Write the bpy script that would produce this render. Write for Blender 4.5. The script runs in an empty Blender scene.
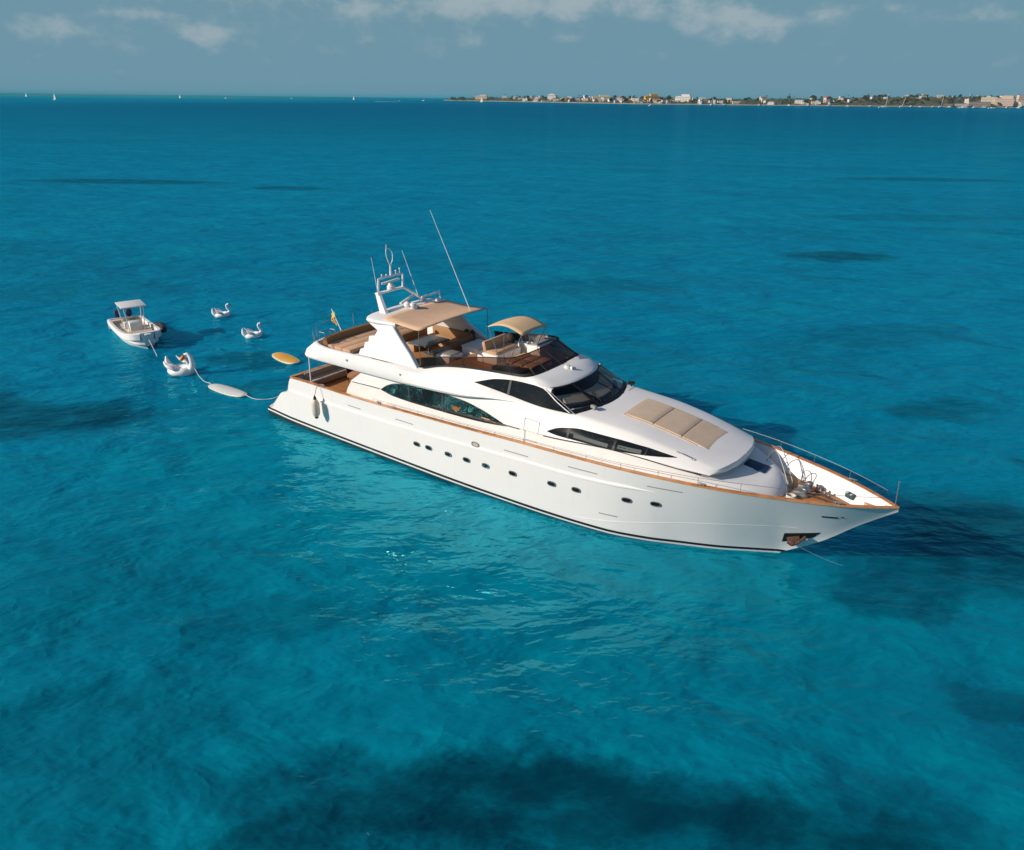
import bpy, bmesh, math, random
import numpy as np
from mathutils import Vector, Matrix
R = math.radians
rnd = random.Random(7)
scene = bpy.context.scene
COL = scene.collection

# ------------------------------------------------------------------ camera
cam_d = bpy.data.cameras.new('camera')
cam_d.sensor_fit = 'HORIZONTAL'; cam_d.sensor_width = 36.0
cam_d.lens = 756.4 / 1024 * 36.0
cam_d.clip_start = 0.5; cam_d.clip_end = 250000
cam = bpy.data.objects.new('camera', cam_d); COL.objects.link(cam)
PITCH = math.atan(326.55 / 756.4)
cam.matrix_world = Matrix.Translation((0, 0, 16)) @ Matrix.Rotation(R(90) - PITCH, 4, 'X') @ Matrix.Rotation(R(0.6), 4, 'Z')
scene.camera = cam

# ------------------------------------------------------------------ sun, sky, exposure
SUN_EL = 25.5
SUN_TO = Vector((-0.955, -0.297, 0)).normalized()          # horizontal direction towards the sun
sun_az = math.atan2(SUN_TO.x, SUN_TO.y)                  # clockwise from +Y
to_sun = Vector((SUN_TO.x * math.cos(R(SUN_EL)), SUN_TO.y * math.cos(R(SUN_EL)), math.sin(R(SUN_EL))))
sl = bpy.data.lights.new('sun', 'SUN'); sl.energy = 4.7; sl.angle = R(0.5); sl.color = (1.0, 0.875, 0.745)
so = bpy.data.objects.new('sun', sl); COL.objects.link(so)
so.rotation_euler = to_sun.to_track_quat('Z', 'Y').to_euler()
so.location = (-60, -20, 60)
vs = scene.view_settings
vs.view_transform = 'Standard'; vs.look = 'None'; vs.exposure = 0.0; vs.gamma = 1.0; vs.use_curve_mapping = False
scene.render.engine = 'CYCLES'
scene.cycles.max_bounces = 8; scene.cycles.transparent_max_bounces = 16
scene.cycles.caustics_reflective = False; scene.cycles.caustics_refractive = False
scene.cycles.use_denoising = True

class NT:
    """small helper for writing node maths"""
    def __init__(s, tree): s.t = tree; s.n = tree.nodes; s.l = tree.links
    def new(s, typ, **kw):
        n = s.n.new(typ)
        for k, v in kw.items(): setattr(n, k, v)
        return n
    def put(s, sock, v):
        if isinstance(v, bpy.types.NodeSocket): s.l.new(v, sock)
        else: sock.default_value = v
    def m(s, op, a, b=None, c=None, clamp=False):
        n = s.new('ShaderNodeMath', operation=op, use_clamp=clamp)
        s.put(n.inputs[0], a)
        if b is not None: s.put(n.inputs[1], b)
        if c is not None: s.put(n.inputs[2], c)
        return n.outputs[0]
    def mix(s, f, a, b, mode='MIX'):
        n = s.new('ShaderNodeMix', data_type='RGBA', blend_type=mode, clamp_factor=True)
        s.put(n.inputs[0], f); s.put(n.inputs[6], a); s.put(n.inputs[7], b)
        return n.outputs[2]
    def ramp(s, f, stops, interp='LINEAR'):
        n = s.new('ShaderNodeValToRGB'); n.color_ramp.interpolation = interp
        e = n.color_ramp.elements
        while len(e) < len(stops): e.new(0.5)
        for k, (p, c) in enumerate(stops):
            e[k].position = p; e[k].color = c if len(c) == 4 else (*c, 1)
        s.put(n.inputs[0], f); return n.outputs[0]
    def noise(s, vec, scale, detail=3.0, rough=0.55, dist=0.0):
        n = s.new('ShaderNodeTexNoise'); s.put(n.inputs['Vector'], vec)
        n.inputs['Scale'].default_value = scale; n.inputs['Detail'].default_value = detail
        n.inputs['Roughness'].default_value = rough; n.inputs['Distortion'].default_value = dist
        return n.outputs['Fac']
    def mapping(s, vec, rot=(0, 0, 0), scale=(1, 1, 1), loc=(0, 0, 0)):
        n = s.new('ShaderNodeMapping'); s.put(n.inputs['Vector'], vec)
        n.inputs['Rotation'].default_value = rot; n.inputs['Scale'].default_value = scale; n.inputs['Location'].default_value = loc
        return n.outputs[0]
    def smooth(s, x, lo, hi):
        n = s.new('ShaderNodeMapRange', interpolation_type='SMOOTHSTEP')
        s.put(n.inputs[0], x); n.inputs[1].default_value = lo; n.inputs[2].default_value = hi
        return n.outputs[0]

world = bpy.data.worlds.new('World'); scene.world = world; world.use_nodes = True
w = NT(world.node_tree); w.n.clear()
sky = w.new('ShaderNodeTexSky', sky_type='NISHITA', sun_disc=False)
sky.sun_elevation = R(SUN_EL); sky.sun_rotation = sun_az
sky.altitude = 20; sky.air_density = 1.0; sky.dust_density = 1.2; sky.ozone_density = 2.0
tc = w.new('ShaderNodeTexCoord')
sep = w.new('ShaderNodeSeparateXYZ'); w.l.new(tc.outputs['Generated'], sep.inputs[0])
az = w.m('ARCTAN2', sep.outputs[0], sep.outputs[1]); el = sep.outputs[2]
elc = w.m('MAXIMUM', el, 0.0)
tint = w.ramp(w.m('MULTIPLY', elc, 2.2, clamp=True), [(0.0, (0.45, 0.66, 0.76)), (0.25, (0.45, 0.64, 0.72)), (1.0, (0.85, 0.95, 1.0))])
skyc = w.mix(w.m('SUBTRACT', 1.0, w.smooth(el, 0.02, 0.40)), w.mix(1.0, sky.outputs[0], tint, 'MULTIPLY'), (1.77, 3.35, 4.3, 1))
# clouds: banks at fixed bearings and heights, broken up by noise
comb = w.new('ShaderNodeCombineXYZ'); w.put(comb.inputs[0], az); w.put(comb.inputs[1], w.m('MULTIPLY', el, 1.5)); w.put(comb.inputs[2], 0.0)
cn = w.noise(comb.outputs[0], 24.0, 7.0, 0.62); cn2 = w.noise(comb.outputs[0], 5.0, 3.0, 0.5)
bank = None
for a, e, sa, se, k in [(-.065, .100, .085, .018, 1.0), (.085, .102, .10, .018, 1.1), (.235, .088, .055, .022, .95), (.31, .083, .05, .014, .55), (-.06, .060, .035, .008, .6), (-.49, .062, .04, .013, .75), (-.345, .062, .03, .013, .7),
                        (-.42, .078, .04, .008, .6), (.07, .066, .03, .007, .5), (.40, .092, .03, .007, .45), (.50, .083, .05, .009, .6), (-.33, .102, .12, .010, .7), (.16, .05, .05, .006, .3), (-.2, .09, .06, .010, .4), (.0, .30, .6, .06, .5), (-.30, .07, .25, .02, .3), (.4, .075, .2, .02, .25)]:
    da = w.m('MULTIPLY', w.m('SUBTRACT', az, a), 1 / sa); de = w.m('MULTIPLY', w.m('SUBTRACT', el, e), 1 / se)
    g = w.m('MULTIPLY', w.m('POWER', math.e, w.m('MULTIPLY', w.m('ADD', w.m('MULTIPLY', da, da), w.m('MULTIPLY', de, de)), -1.0)), k)
    bank = g if bank is None else w.m('ADD', bank, g)
dens = w.smooth(w.m('ADD', w.m('MULTIPLY', bank, 0.55), w.m('ADD', w.m('MULTIPLY', cn, 1.4), w.m('MULTIPLY', cn2, 0.35))), 1.0, 1.58)
cloudc = w.mix(w.smooth(el, 0.06, 0.2), (3.6, 4.6, 5.1, 1), (4.4, 5.2, 5.5, 1))
CLOUD_AMT = w.m('MULTIPLY', dens, 0.95)
skyf = w.mix(CLOUD_AMT, skyc, cloudc)
bg = w.new('ShaderNodeBackground'); bg.inputs['Strength'].default_value = 0.09
w.l.new(skyf, bg.inputs[0])
wo = w.new('ShaderNodeOutputWorld'); w.l.new(bg.outputs[0], wo.inputs[0])

# ------------------------------------------------------------------ materials
MATS = {}
def material(name):
    m = bpy.data.materials.new(name); m.use_nodes = True
    t = NT(m.node_tree); t.n.clear()
    out = t.new('ShaderNodeOutputMaterial'); MATS[name] = m
    return m, t, out
def pbr(name, col, rough=0.5, metal=0.0, spec=0.5, coat=0.0, var=0.0, vscale=3.0, bump=0.0, bscale=40.0):
    m, t, out = material(name)
    p = t.new('ShaderNodeBsdfPrincipled')
    c = (*col, 1)
    p.inputs['Base Color'].default_value = c
    p.inputs['Roughness'].default_value = rough; p.inputs['Metallic'].default_value = metal
    p.inputs['Specular IOR Level'].default_value = spec; p.inputs['Coat Weight'].default_value = coat
    p.inputs['Coat Roughness'].default_value = 0.05
    co = t.new('ShaderNodeTexCoord').outputs['Object']
    if var:
        f = t.noise(co, vscale, 5, 0.6)
        t.put(p.inputs['Base Color'], t.mix(t.smooth(f, 0.3, 0.7), tuple(x * (1 - var) for x in col) + (1,), tuple(min(1, x * (1 + var)) for x in col) + (1,)))
        t.put(p.inputs['Roughness'], t.m('ADD', t.m('MULTIPLY', f, 0.12), rough - 0.06))
    if bump:
        b = t.new('ShaderNodeBump'); b.inputs['Strength'].default_value = bump; b.inputs['Distance'].default_value = 0.02
        t.put(b.inputs['Height'], t.noise(co, bscale, 3)); t.l.new(b.outputs[0], p.inputs['Normal'])
    t.l.new(p.outputs[0], out.inputs[0]); return m
pbr('gelcoat', (0.805, 0.79, 0.77), 0.42, spec=0.35, var=0.025, vscale=0.8)
pbr('nonskid', (0.66, 0.665, 0.65), 0.6, var=0.03, vscale=1.5, bump=0.15, bscale=120)
pbr('cap_teak', (0.56, 0.225, 0.06), 0.3, coat=0.5, var=0.25, vscale=2.5)
pbr('tan_canvas', (0.66, 0.43, 0.28), 0.85, var=0.05, vscale=1.2, bump=0.2, bscale=25)
pbr('bimini_canvas', (0.70, 0.475, 0.27), 0.85, var=0.06, vscale=1.5, bump=0.2, bscale=25)
pbr('tan_cushion', (0.50, 0.32, 0.19), 0.8, var=0.06, vscale=2.0, bump=0.2, bscale=18)
pbr('sunpad_fabric', (0.64, 0.49, 0.36), 0.9, spec=0.2, var=0.05, vscale=1.6, bump=0.25, bscale=9)
pbr('deck_cushion', (0.58, 0.36, 0.22), 0.8, var=0.05, vscale=1.6, bump=0.2, bscale=12)
pbr('brown_cushion', (0.33, 0.185, 0.085), 0.75, var=0.08, vscale=2.0, bump=0.2, bscale=14)
pbr('beige_upholstery', (0.52, 0.43, 0.34), 0.8, var=0.05)
pbr('seam', (0.16, 0.11, 0.075), 0.9)
pbr('stainless', (0.24, 0.26, 0.28), 0.55, metal=0.7)
pbr('white_metal', (0.78, 0.78, 0.77), 0.35)
pbr('white_plastic', (0.74, 0.74, 0.72), 0.4)
pbr('black_trim', (0.012, 0.012, 0.013), 0.5, spec=0.3)
pbr('black_rubber', (0.014, 0.014, 0.015), 0.6, bump=0.1)
pbr('charcoal_top', (0.105, 0.12, 0.135), 0.4)
pbr('mullion_grey', (0.05, 0.055, 0.06), 0.6, spec=0.3)
pbr('grey_top', (0.26, 0.255, 0.25), 0.4)
pbr('window_band_grey', (0.13, 0.14, 0.135), 0.95, spec=0.0)
pbr('navy_cover', (0.008, 0.035, 0.095), 0.6, var=0.1)
pbr('groove', (0.33, 0.34, 0.34), 0.6)
pbr('dark_line', (0.035, 0.032, 0.03), 0.4)
pbr('rope_white', (0.60, 0.62, 0.58), 0.8)
pbr('chain_rust', (0.075, 0.032, 0.02), 0.8, var=0.4, vscale=9)
pbr('green_cover', (0.03, 0.085, 0.085), 0.6)
pbr('flag_yellow', (0.72, 0.40, 0.02), 0.8)
pbr('flag_red', (0.4, 0.03, 0.02), 0.8)
pbr('dark_wicker', (0.035, 0.022, 0.016), 0.7, bump=0.4, bscale=60)
pbr('fender_vinyl', (0.66, 0.56, 0.44), 0.45, var=0.05)
pbr('inflatable_white', (0.88, 0.87, 0.86), 0.25, var=0.02)
pbr('inflatable_pastel', (0.85, 0.82, 0.83), 0.3)
pbr('beak_orange', (0.75, 0.22, 0.012), 0.4)
pbr('board_white', (0.76, 0.77, 0.72), 0.4)
pbr('board_edge', (0.68, 0.67, 0.58), 0.4)
pbr('board_yellow', (0.85, 0.40, 0.05), 0.5, var=0.08)
pbr('board_rim', (0.66, 0.62, 0.42), 0.4)
pbr('tender_sole', (0.70, 0.56, 0.44), 0.6, var=0.05)
pbr('sail_white', (0.72, 0.72, 0.70), 0.8)
pbr('yellow_canvas', (0.7, 0.42, 0.10), 0.8)
pbr('dash_tan', (0.68, 0.56, 0.42), 0.7)
pbr('interior_dark', (0.02, 0.018, 0.016), 0.8)
pbr('interior_wood', (0.30, 0.11, 0.03), 0.5, var=0.2)
pbr('foam_white', (0.8, 0.84, 0.84), 0.9)

def wood_deck():
    m, t, out = material('teak_deck')
    p = t.new('ShaderNodeBsdfPrincipled'); co = t.new('ShaderNodeTexCoord').outputs['Object']
    s = t.new('ShaderNodeSeparateXYZ'); t.l.new(co, s.inputs[0])
    fr = t.m('FRACT', t.m('MULTIPLY', t.m('ADD', s.outputs[1], 50.0), 1 / 0.07))
    line = t.m('LESS_THAN', fr, 0.09)
    idn = t.m('FLOOR', t.m('MULTIPLY', t.m('ADD', s.outputs[1], 50.0), 1 / 0.07))
    wn = t.new('ShaderNodeTexWhiteNoise', noise_dimensions='1D'); t.put(wn.inputs['W'], idn)
    g = t.noise(t.mapping(co, scale=(1.5, 25, 1)), 1.0, 4)
    f = t.m('ADD', t.m('MULTIPLY', wn.outputs['Value'], 0.4), t.m('MULTIPLY', g, 0.6))
    c = t.mix(f, (0.36, 0.155, 0.045, 1), (0.56, 0.27, 0.095, 1))
    t.put(p.inputs['Base Color'], t.mix(line, c, (0.03, 0.025, 0.02, 1)))
    p.inputs['Roughness'].default_value = 0.6
    t.l.new(p.outputs[0], out.inputs[0])
wood_deck()

def hull_paint():
    m, t, out = material('hull_paint')
    p = t.new('ShaderNodeBsdfPrincipled'); co = t.new('ShaderNodeTexCoord').outputs['Object']
    s = t.new('ShaderNodeSeparateXYZ'); t.l.new(co, s.inputs[0])
    z = t.m('ADD', s.outputs[2], t.m('MULTIPLY', s.outputs[0], 0.009))
    f = t.noise(co, 0.7, 5, 0.6)
    streak = t.noise(t.mapping(co, scale=(3.5, 3.5, 0.25)), 1.0, 4, 0.6)
    white = t.mix(t.m('MULTIPLY', t.smooth(streak, 0.55, 0.8), 0.22), t.mix(f, (0.775, 0.762, 0.742, 1), (0.815, 0.80, 0.785, 1)), (0.62, 0.60, 0.54, 1))
    black = (0.012, 0.013, 0.016, 1)
    a = t.mix(t.m('GREATER_THAN', z, 0.22), (0.03, 0.034, 0.032, 1), white)       # antifouling below
    b = t.mix(t.m('MULTIPLY', t.m('GREATER_THAN', z, 0.31), t.m('LESS_THAN', z, 0.43)), a, black)
    t.put(p.inputs['Base Color'], b)
    p.inputs['Roughness'].default_value = 0.42; p.inputs['Specular IOR Level'].default_value = 0.35; p.inputs['Coat Weight'].default_value = 0.0; p.inputs['Coat Roughness'].default_value = 0.04
    t.l.new(p.outputs[0], out.inputs[0])
hull_paint()

def glass_dark():
    m, t, out = material('dark_glass')
    p = t.new('ShaderNodeBsdfPrincipled'); co = t.new('ShaderNodeTexCoord').outputs['Object']
    n = t.noise(t.mapping(co, scale=(1.3, 1.3, 2.6)), 2.6, 5, 0.7, 0.6)
    c = t.ramp(n, [(0.0, (0.005, 0.007, 0.009)), (0.55, (0.009, 0.013, 0.016)), (0.66, (0.028, 0.032, 0.033)), (0.74, (0.010, 0.013, 0.015)), (1.0, (0.05, 0.045, 0.04))])
    t.put(p.inputs['Base Color'], c)
    p.inputs['Roughness'].default_value = 0.09; p.inputs['Specular IOR Level'].default_value = 0.14
    t.l.new(p.outputs[0], out.inputs[0])
glass_dark()
def glass_clear(name, tint, facing=0.9):
    m, t, out = material(name)
    tr = t.new('ShaderNodeBsdfTransparent'); tr.inputs[0].default_value = (*tint, 1)
    gl = t.new('ShaderNodeBsdfGlossy'); gl.inputs['Roughness'].default_value = 0.03; gl.inputs[0].default_value = (0.9, 0.9, 0.9, 1)
    fr = t.new('ShaderNodeFresnel'); fr.inputs[0].default_value = 1.5
    mx = t.new('ShaderNodeMixShader'); t.put(mx.inputs[0], t.m('MULTIPLY', fr.outputs[0], facing))
    t.l.new(tr.outputs[0], mx.inputs[1]); t.l.new(gl.outputs[0], mx.inputs[2]); t.l.new(mx.outputs[0], out.inputs[0])
glass_clear('windscreen_glass', (0.90, 0.93, 0.92), 0.8)
glass_clear('brown_tint_glass', (0.29, 0.20, 0.15))
glass_clear('pilot_glass', (0.22, 0.24, 0.25))

# ------------------------------------------------------------------ mesh helpers
def pchip(xs, ys):
    xs = np.asarray(xs, float); ys = np.asarray(ys, float)
    h = np.diff(xs); d = np.diff(ys) / h; m = np.zeros_like(ys)
    for i in range(1, len(xs) - 1):
        if d[i - 1] * d[i] > 0:
            w1 = 2 * h[i] + h[i - 1]; w2 = h[i] + 2 * h[i - 1]
            m[i] = (w1 + w2) / (w1 / d[i - 1] + w2 / d[i])
    m[0], m[-1] = d[0], d[-1]
    def f(x):
        x = min(max(float(x), xs[0]), xs[-1]); i = min(max(int(np.searchsorted(xs, x)) - 1, 0), len(h) - 1)
        t = (x - xs[i]) / h[i]
        return float(ys[i] * (2 * t**3 - 3 * t**2 + 1) + h[i] * m[i] * (t**3 - 2 * t**2 + t) + ys[i + 1] * (3 * t**2 - 2 * t**3) + h[i] * m[i + 1] * (t**3 - t**2))
    return f
def lin(xs, ys): return lambda x: float(np.interp(x, xs, ys))

class MB:
    def __init__(s): s.v = []; s.f = []
    def quadgrid(s, rows, close=False, flip=False):
        b = len(s.v); n = len(rows[0])
        for r in rows: s.v += [tuple(p) for p in r]
        for i in range(len(rows) - 1):
            for j in range(n if close else n - 1):
                k = (j + 1) % n
                q = (b + i * n + j, b + i * n + k, b + (i + 1) * n + k, b + (i + 1) * n + j)
                s.f.append(q[::-1] if flip else q)
        return s
    def fan(s, ring, flip=False):
        b = len(s.v); s.v += [tuple(p) for p in ring]
        f = tuple(range(b, b + len(ring))); s.f.append(f[::-1] if flip else f); return s
    def box(s, c, d, rot=None, bev=0.0, seg=2):
        bm = bmesh.new(); bmesh.ops.create_cube(bm, size=1.0)
        bmesh.ops.scale(bm, vec=d, verts=bm.verts)
        if bev: bmesh.ops.bevel(bm, geom=bm.edges[:], offset=min(bev, min(d) * 0.48), segments=seg, affect='EDGES', profile=0.5)
        M = Matrix.Translation(c) @ (rot.to_4x4() if rot else Matrix())
        return s.frombm(bm, M)
    def frombm(s, bm, M=None):
        b = len(s.v); bm.verts.index_update()
        for v in bm.verts: s.v.append(tuple(M @ v.co) if M else tuple(v.co))
        for f in bm.faces: s.f.append(tuple(b + v.index for v in f.verts))
        bm.free(); return s
    def ball(s, c, r, seg=16, rot=None):
        bm = bmesh.new(); bmesh.ops.create_uvsphere(bm, u_segments=seg, v_segments=max(6, seg // 2), radius=1)
        d = r if hasattr(r, '__len__') else (r, r, r)
        bmesh.ops.scale(bm, vec=d, verts=bm.verts)
        return s.frombm(bm, Matrix.Translation(c) @ (rot.to_4x4() if rot else Matrix()))
    def tube(s, path, r, n=8, cap=True, closed=False):
        P = [Vector(p) for p in path]; k = len(P)
        rr = r if hasattr(r, '__len__') else [r] * k
        rows = []; up = None
        for i in range(k):
            if closed: t = P[(i + 1) % k] - P[i - 1]
            else: t = P[min(i + 1, k - 1)] - P[max(i - 1, 0)]
            t.normalize()
            if up is None: up = Vector((0, 0, 1)) if abs(t.z) < 0.9 else Vector((1, 0, 0))
            a = t.cross(up).normalized(); up = a.cross(t).normalized()
            rows.append([P[i] + (a * math.cos(2 * math.pi * j / n) + up * math.sin(2 * math.pi * j / n)) * rr[i] for j in range(n)])
        if closed: rows.append(rows[0])
        s.quadgrid(rows, close=True)
        if cap and not closed: s.fan(rows[0]); s.fan(rows[-1], flip=True)
        return s
    def lathe(s, prof, c=(0, 0, 0), n=20, rot=None):
        rows = [[Vector((r * math.cos(2 * math.pi * j / n), r * math.sin(2 * math.pi * j / n), z)) for j in range(n)] for r, z in prof]
        M = Matrix.Translation(c) @ (rot.to_4x4() if rot else Matrix())
        rows = [[M @ p for p in r] for r in rows]
        s.quadgrid(rows, close=True); s.fan(rows[0], flip=True); s.fan(rows[-1]); return s
    def prism(s, poly, e):
        """closed outline (3-D points) pushed along the vector e"""
        e = Vector(e); A = [Vector(p) for p in poly]; B = [p + e for p in A]
        s.fan(A); s.fan(B, flip=True); s.quadgrid([B, A], close=True); return s
def obj(name, mb, mat, parent=None, smooth=38.0, fixn=True):
    me = bpy.data.meshes.new(name); me.from_pydata([tuple(map(float, p)) for p in mb.v], [], mb.f)
    bm = bmesh.new(); bm.from_mesh(me)
    bmesh.ops.remove_doubles(bm, verts=bm.verts, dist=1e-4)
    if fixn: bmesh.ops.recalc_face_normals(bm, faces=bm.faces)
    bm.to_mesh(me); bm.free()
    if smooth:
        me.polygons.foreach_set('use_smooth', [True] * len(me.polygons)); me.set_sharp_from_angle(angle=R(smooth))
    mats = mat if isinstance(mat, (list, tuple)) else [mat]
    for k in mats: me.materials.append(MATS[k])
    o = bpy.data.objects.new(name, me); COL.objects.link(o)
    if parent: o.parent = parent
    return o
def tag(o, label, cat=None, group=None, kind=None):
    if label: o['label'] = label
    if cat: o['category'] = cat
    if group: o['group'] = group
    if kind: o['kind'] = kind
    return o
def thing(name, label, cat, loc=(0, 0, 0), rz=0.0, group=None):
    o = bpy.data.objects.new(name, None); COL.objects.link(o); o.empty_display_size = 0.3
    o.location = loc; o.rotation_euler = (0, 0, rz)
    return tag(o, label, cat, group)
def copy_tree(o, parent=None):
    c = o.copy(); COL.objects.link(c); c.parent = parent
    for ch in o.children: copy_tree(ch, c)
    return c
def bez(p0, p1, p2, n):
    p0, p1, p2 = Vector(p0), Vector(p1), Vector(p2)
    return [(1 - t)**2 * p0 + 2 * t * (1 - t) * p1 + t * t * p2 for t in [i / n for i in range(n + 1)]]
def spline(pts, n=8):
    P = [Vector(p) for p in pts]; out = []
    for i in range(len(P) - 1):
        a = P[max(i - 1, 0)]; b = P[i]; c = P[i + 1]; d = P[min(i + 2, len(P) - 1)]
        for k in range(n):
            t = k / n
            out.append(0.5 * ((2 * b) + (c - a) * t + (2 * a - 5 * b + 4 * c - d) * t * t + (3 * b - a - 3 * c + d) * t**3))
    out.append(P[-1]); return out

# ================================================================== WATER
def water_material():
    m, t, out = material('sea_water')
    co = t.new('ShaderNodeTexCoord').outputs['Object']
    s = t.new('ShaderNodeSeparateXYZ'); t.l.new(co, s.inputs[0]); X, Y = s.outputs[0], s.outputs[1]
    wob = t.noise(co, 0.22, 7, 0.68); wob2 = t.noise(t.mapping(co, loc=(31, 17, 0)), 0.20, 7, 0.68)
    wx = t.m('ADD', X, t.m('MULTIPLY', t.m('SUBTRACT', wob, 0.5), 7.0)); wy = t.m('ADD', Y, t.m('MULTIPLY', t.m('SUBTRACT', wob2, 0.5), 6.0))
    # large colour drifts of the sea bed
    big = t.noise(t.mapping(co, rot=(0, 0, 0.35), scale=(0.010, 0.022, 1)), 1.0, 5, 0.55)
    mid = t.noise(t.mapping(co, rot=(0, 0, 0.25), scale=(0.06, 0.11, 1)), 1.0, 6, 0.62, 0.4)
    fine = t.noise(t.mapping(co, rot=(0, 0, 0.2), scale=(0.45, 0.9, 1)), 1.0, 4, 0.6, 0.5)
    near = t.smooth(Y, 60.0, 8.0)
    far = t.smooth(Y, 250.0, 1500.0)
    base = t.mix(near, (0.000, 0.190, 0.345, 1), (0.000, 0.205, 0.285, 1))
    base = t.mix(t.smooth(Y, 90.0, 420.0), base, (0.000, 0.160, 0.315, 1))
    base = t.mix(t.m('MULTIPLY', far, t.smooth(X, -900.0, -100.0)), base, (0.000, 0.100, 0.255, 1))
    base = t.mix(t.m('MULTIPLY', t.smooth(mid, 0.45, 0.75), 0.55), base, (0.000, 0.265, 0.335, 1))
    base = t.mix(t.m('MULTIPLY', t.smooth(mid, 0.50, 0.25), 0.55), base, (0.000, 0.130, 0.205, 1))
    base = t.mix(t.m('MULTIPLY', t.smooth(big, 0.52, 0.30), 0.5), base, (0.000, 0.125, 0.225, 1))
    base = t.mix(t.m('MULTIPLY', t.smooth(fine, 0.48, 0.75), 0.38), base, (0.000, 0.29, 0.36, 1))
    base = t.mix(t.m('MULTIPLY', t.smooth(fine, 0.45, 0.25), 0.30), base, (0.000, 0.11, 0.18, 1))
    base = t.mix(t.m('MULTIPLY', t.smooth(Y, 1800.0, 6000.0), t.smooth(t.m('DIVIDE', X, t.m('ADD', t.m('ABSOLUTE', Y), 1.0)), -0.12, -0.42)), base, (0.03, 0.26, 0.31, 1))
    # seagrass beds: (x, y, half sizes, turn, strength)
    beds = [(-12.5, 14.8, 6.0, 3.0, .2, .3), (-17, 22, 7, 4, .2, .25), (1.5, 13.4, 9.0, 1.9, -0.05, 1.0), (6.5, 12.2, 5.0, 1.8, 0, .95), (-4.0, 12.4, 4.0, 1.3, .25, .9), (18.8, 26.0, 5.2, 3.6, .55, 1.0), (15.0, 23.4, 3.6, 2.2, .4, .8), (-24.0, 37.4, 6.5, 2.6, .15, .95), (-30.5, 38.5, 5, 2.4, 0, .9), (-18.3, 47.3, 4.2, 1.6, -.1, .7),
            (-15.5, 42.5, 2.6, 1.3, .3, .5), (36.5, 86, 6.5, 3.4, .1, .9), (24.5, 40.0, 3.8, 2.0, .3, .7), (-78, 158, 22, 5, -.05, .85), (-43, 149, 8, 4, 0, .7), (14.3, 16.7, 2.2, 1.2, 0, .6), (92, 180, 22, 5, 0, .6),
            (-8.2, 20.5, 3.4, 1.6, .2, .35), (40, 1500, 1000, 1150, 0, .78), (-60, 760, 360, 280, 0, .5), (60, 118, 18, 4, 0, .35), (8, 70, 9, 3.5, .1, .35), (27, 55, 8, 3, .2, .4), (-40, 66, 14, 4, .1, .3)]
    tot = None
    for bx, by, sx, sy, rt, k in beds:
        c_, s_ = math.cos(rt), math.sin(rt)
        sc = 1.0 if by < 110 else 0.0
        px = wx if sc else X; py = wy if sc else Y
        dx = t.m('SUBTRACT', px, bx); dy = t.m('SUBTRACT', py, by)
        u = t.m('ADD', t.m('MULTIPLY', dx, c_ / sx), t.m('MULTIPLY', dy, s_ / sx)); v = t.m('ADD', t.m('MULTIPLY', dx, -s_ / sy), t.m('MULTIPLY', dy, c_ / sy))
        g = t.m('MULTIPLY', t.m('SUBTRACT', 1.0, t.smooth(t.m('ADD', t.m('MULTIPLY', u, u), t.m('MULTIPLY', v, v)), 0.25, 1.35)), k)
        tot = g if tot is None else t.m('MAXIMUM', tot, g)
    holes = t.noise(t.mapping(co, rot=(0, 0, 0.2), scale=(0.35, 0.7, 1)), 1.0, 5, 0.65)
    tot = t.m('MULTIPLY', tot, t.m('ADD', 0.55, t.m('MULTIPLY', t.smooth(holes, 0.3, 0.6), 0.45)))
    base = t.mix(t.m('MULTIPLY', tot, 0.92), base, t.mix(t.smooth(Y, 300.0, 700.0), (0.000, 0.030, 0.050, 1), (0.000, 0.062, 0.165, 1)))
    # waves
    def ridge(n): return t.m('SUBTRACT', 1.0, t.m('ABSOLUTE', t.m('MULTIPLY', t.m('SUBTRACT', n, 0.5), 4.0)))
    b00 = t.noise(t.mapping(co, rot=(0, 0, R(8)), scale=(0.045, 0.11, 1)), 1.0, 4, 0.55, 0.3)
    b0 = t.noise(t.mapping(co, rot=(0, 0, R(-28)), scale=(0.20, 0.34, 1)), 1.0, 4, 0.55, 0.4)
    b1 = ridge(t.noise(t.mapping(co, rot=(0, 0, R(24)), scale=(0.45, 0.75, 1)), 1.0, 3, 0.5, 0.3))
    b2 = ridge(t.noise(t.mapping(co, rot=(0, 0, R(-20)), scale=(1.4, 2.2, 1)), 1.0, 3, 0.5, 0.3))
    h = t.m('ADD', t.m('ADD', t.m('MULTIPLY', b00, 2.2), t.m('MULTIPLY', b0, 1.0)), t.m('ADD', t.m('MULTIPLY', b1, 0.10), t.m('MULTIPLY', b2, 0.027)))
    bp = t.new('ShaderNodeBump'); bp.inputs['Strength'].default_value = 0.48; bp.inputs['Distance'].default_value = 1.0
    t.put(bp.inputs['Height'], h)
    df = t.new('ShaderNodeBsdfPrincipled', subsurface_method='BURLEY'); t.put(df.inputs['Base Color'], base)
    df.inputs['Subsurface Weight'].default_value = 0.45; df.inputs['Subsurface Radius'].default_value = (0.4, 1.0, 1.0); df.inputs['Subsurface Scale'].default_value = 2.4
    df.inputs['Specular IOR Level'].default_value = 0.0; df.inputs['Roughness'].default_value = 1.0
    bd = t.new('ShaderNodeBump'); bd.inputs['Strength'].default_value = 0.8; bd.inputs['Distance'].default_value = 1.0; t.put(bd.inputs['Height'], h); t.l.new(bd.outputs[0], df.inputs['Normal'])
    gl = t.new('ShaderNodeBsdfGlossy'); gl.inputs['Roughness'].default_value = 0.09; t.l.new(bp.outputs[0], gl.inputs['Normal'])
    gl.inputs[0].default_value = (0.15, 0.84, 0.94, 1)
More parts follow.
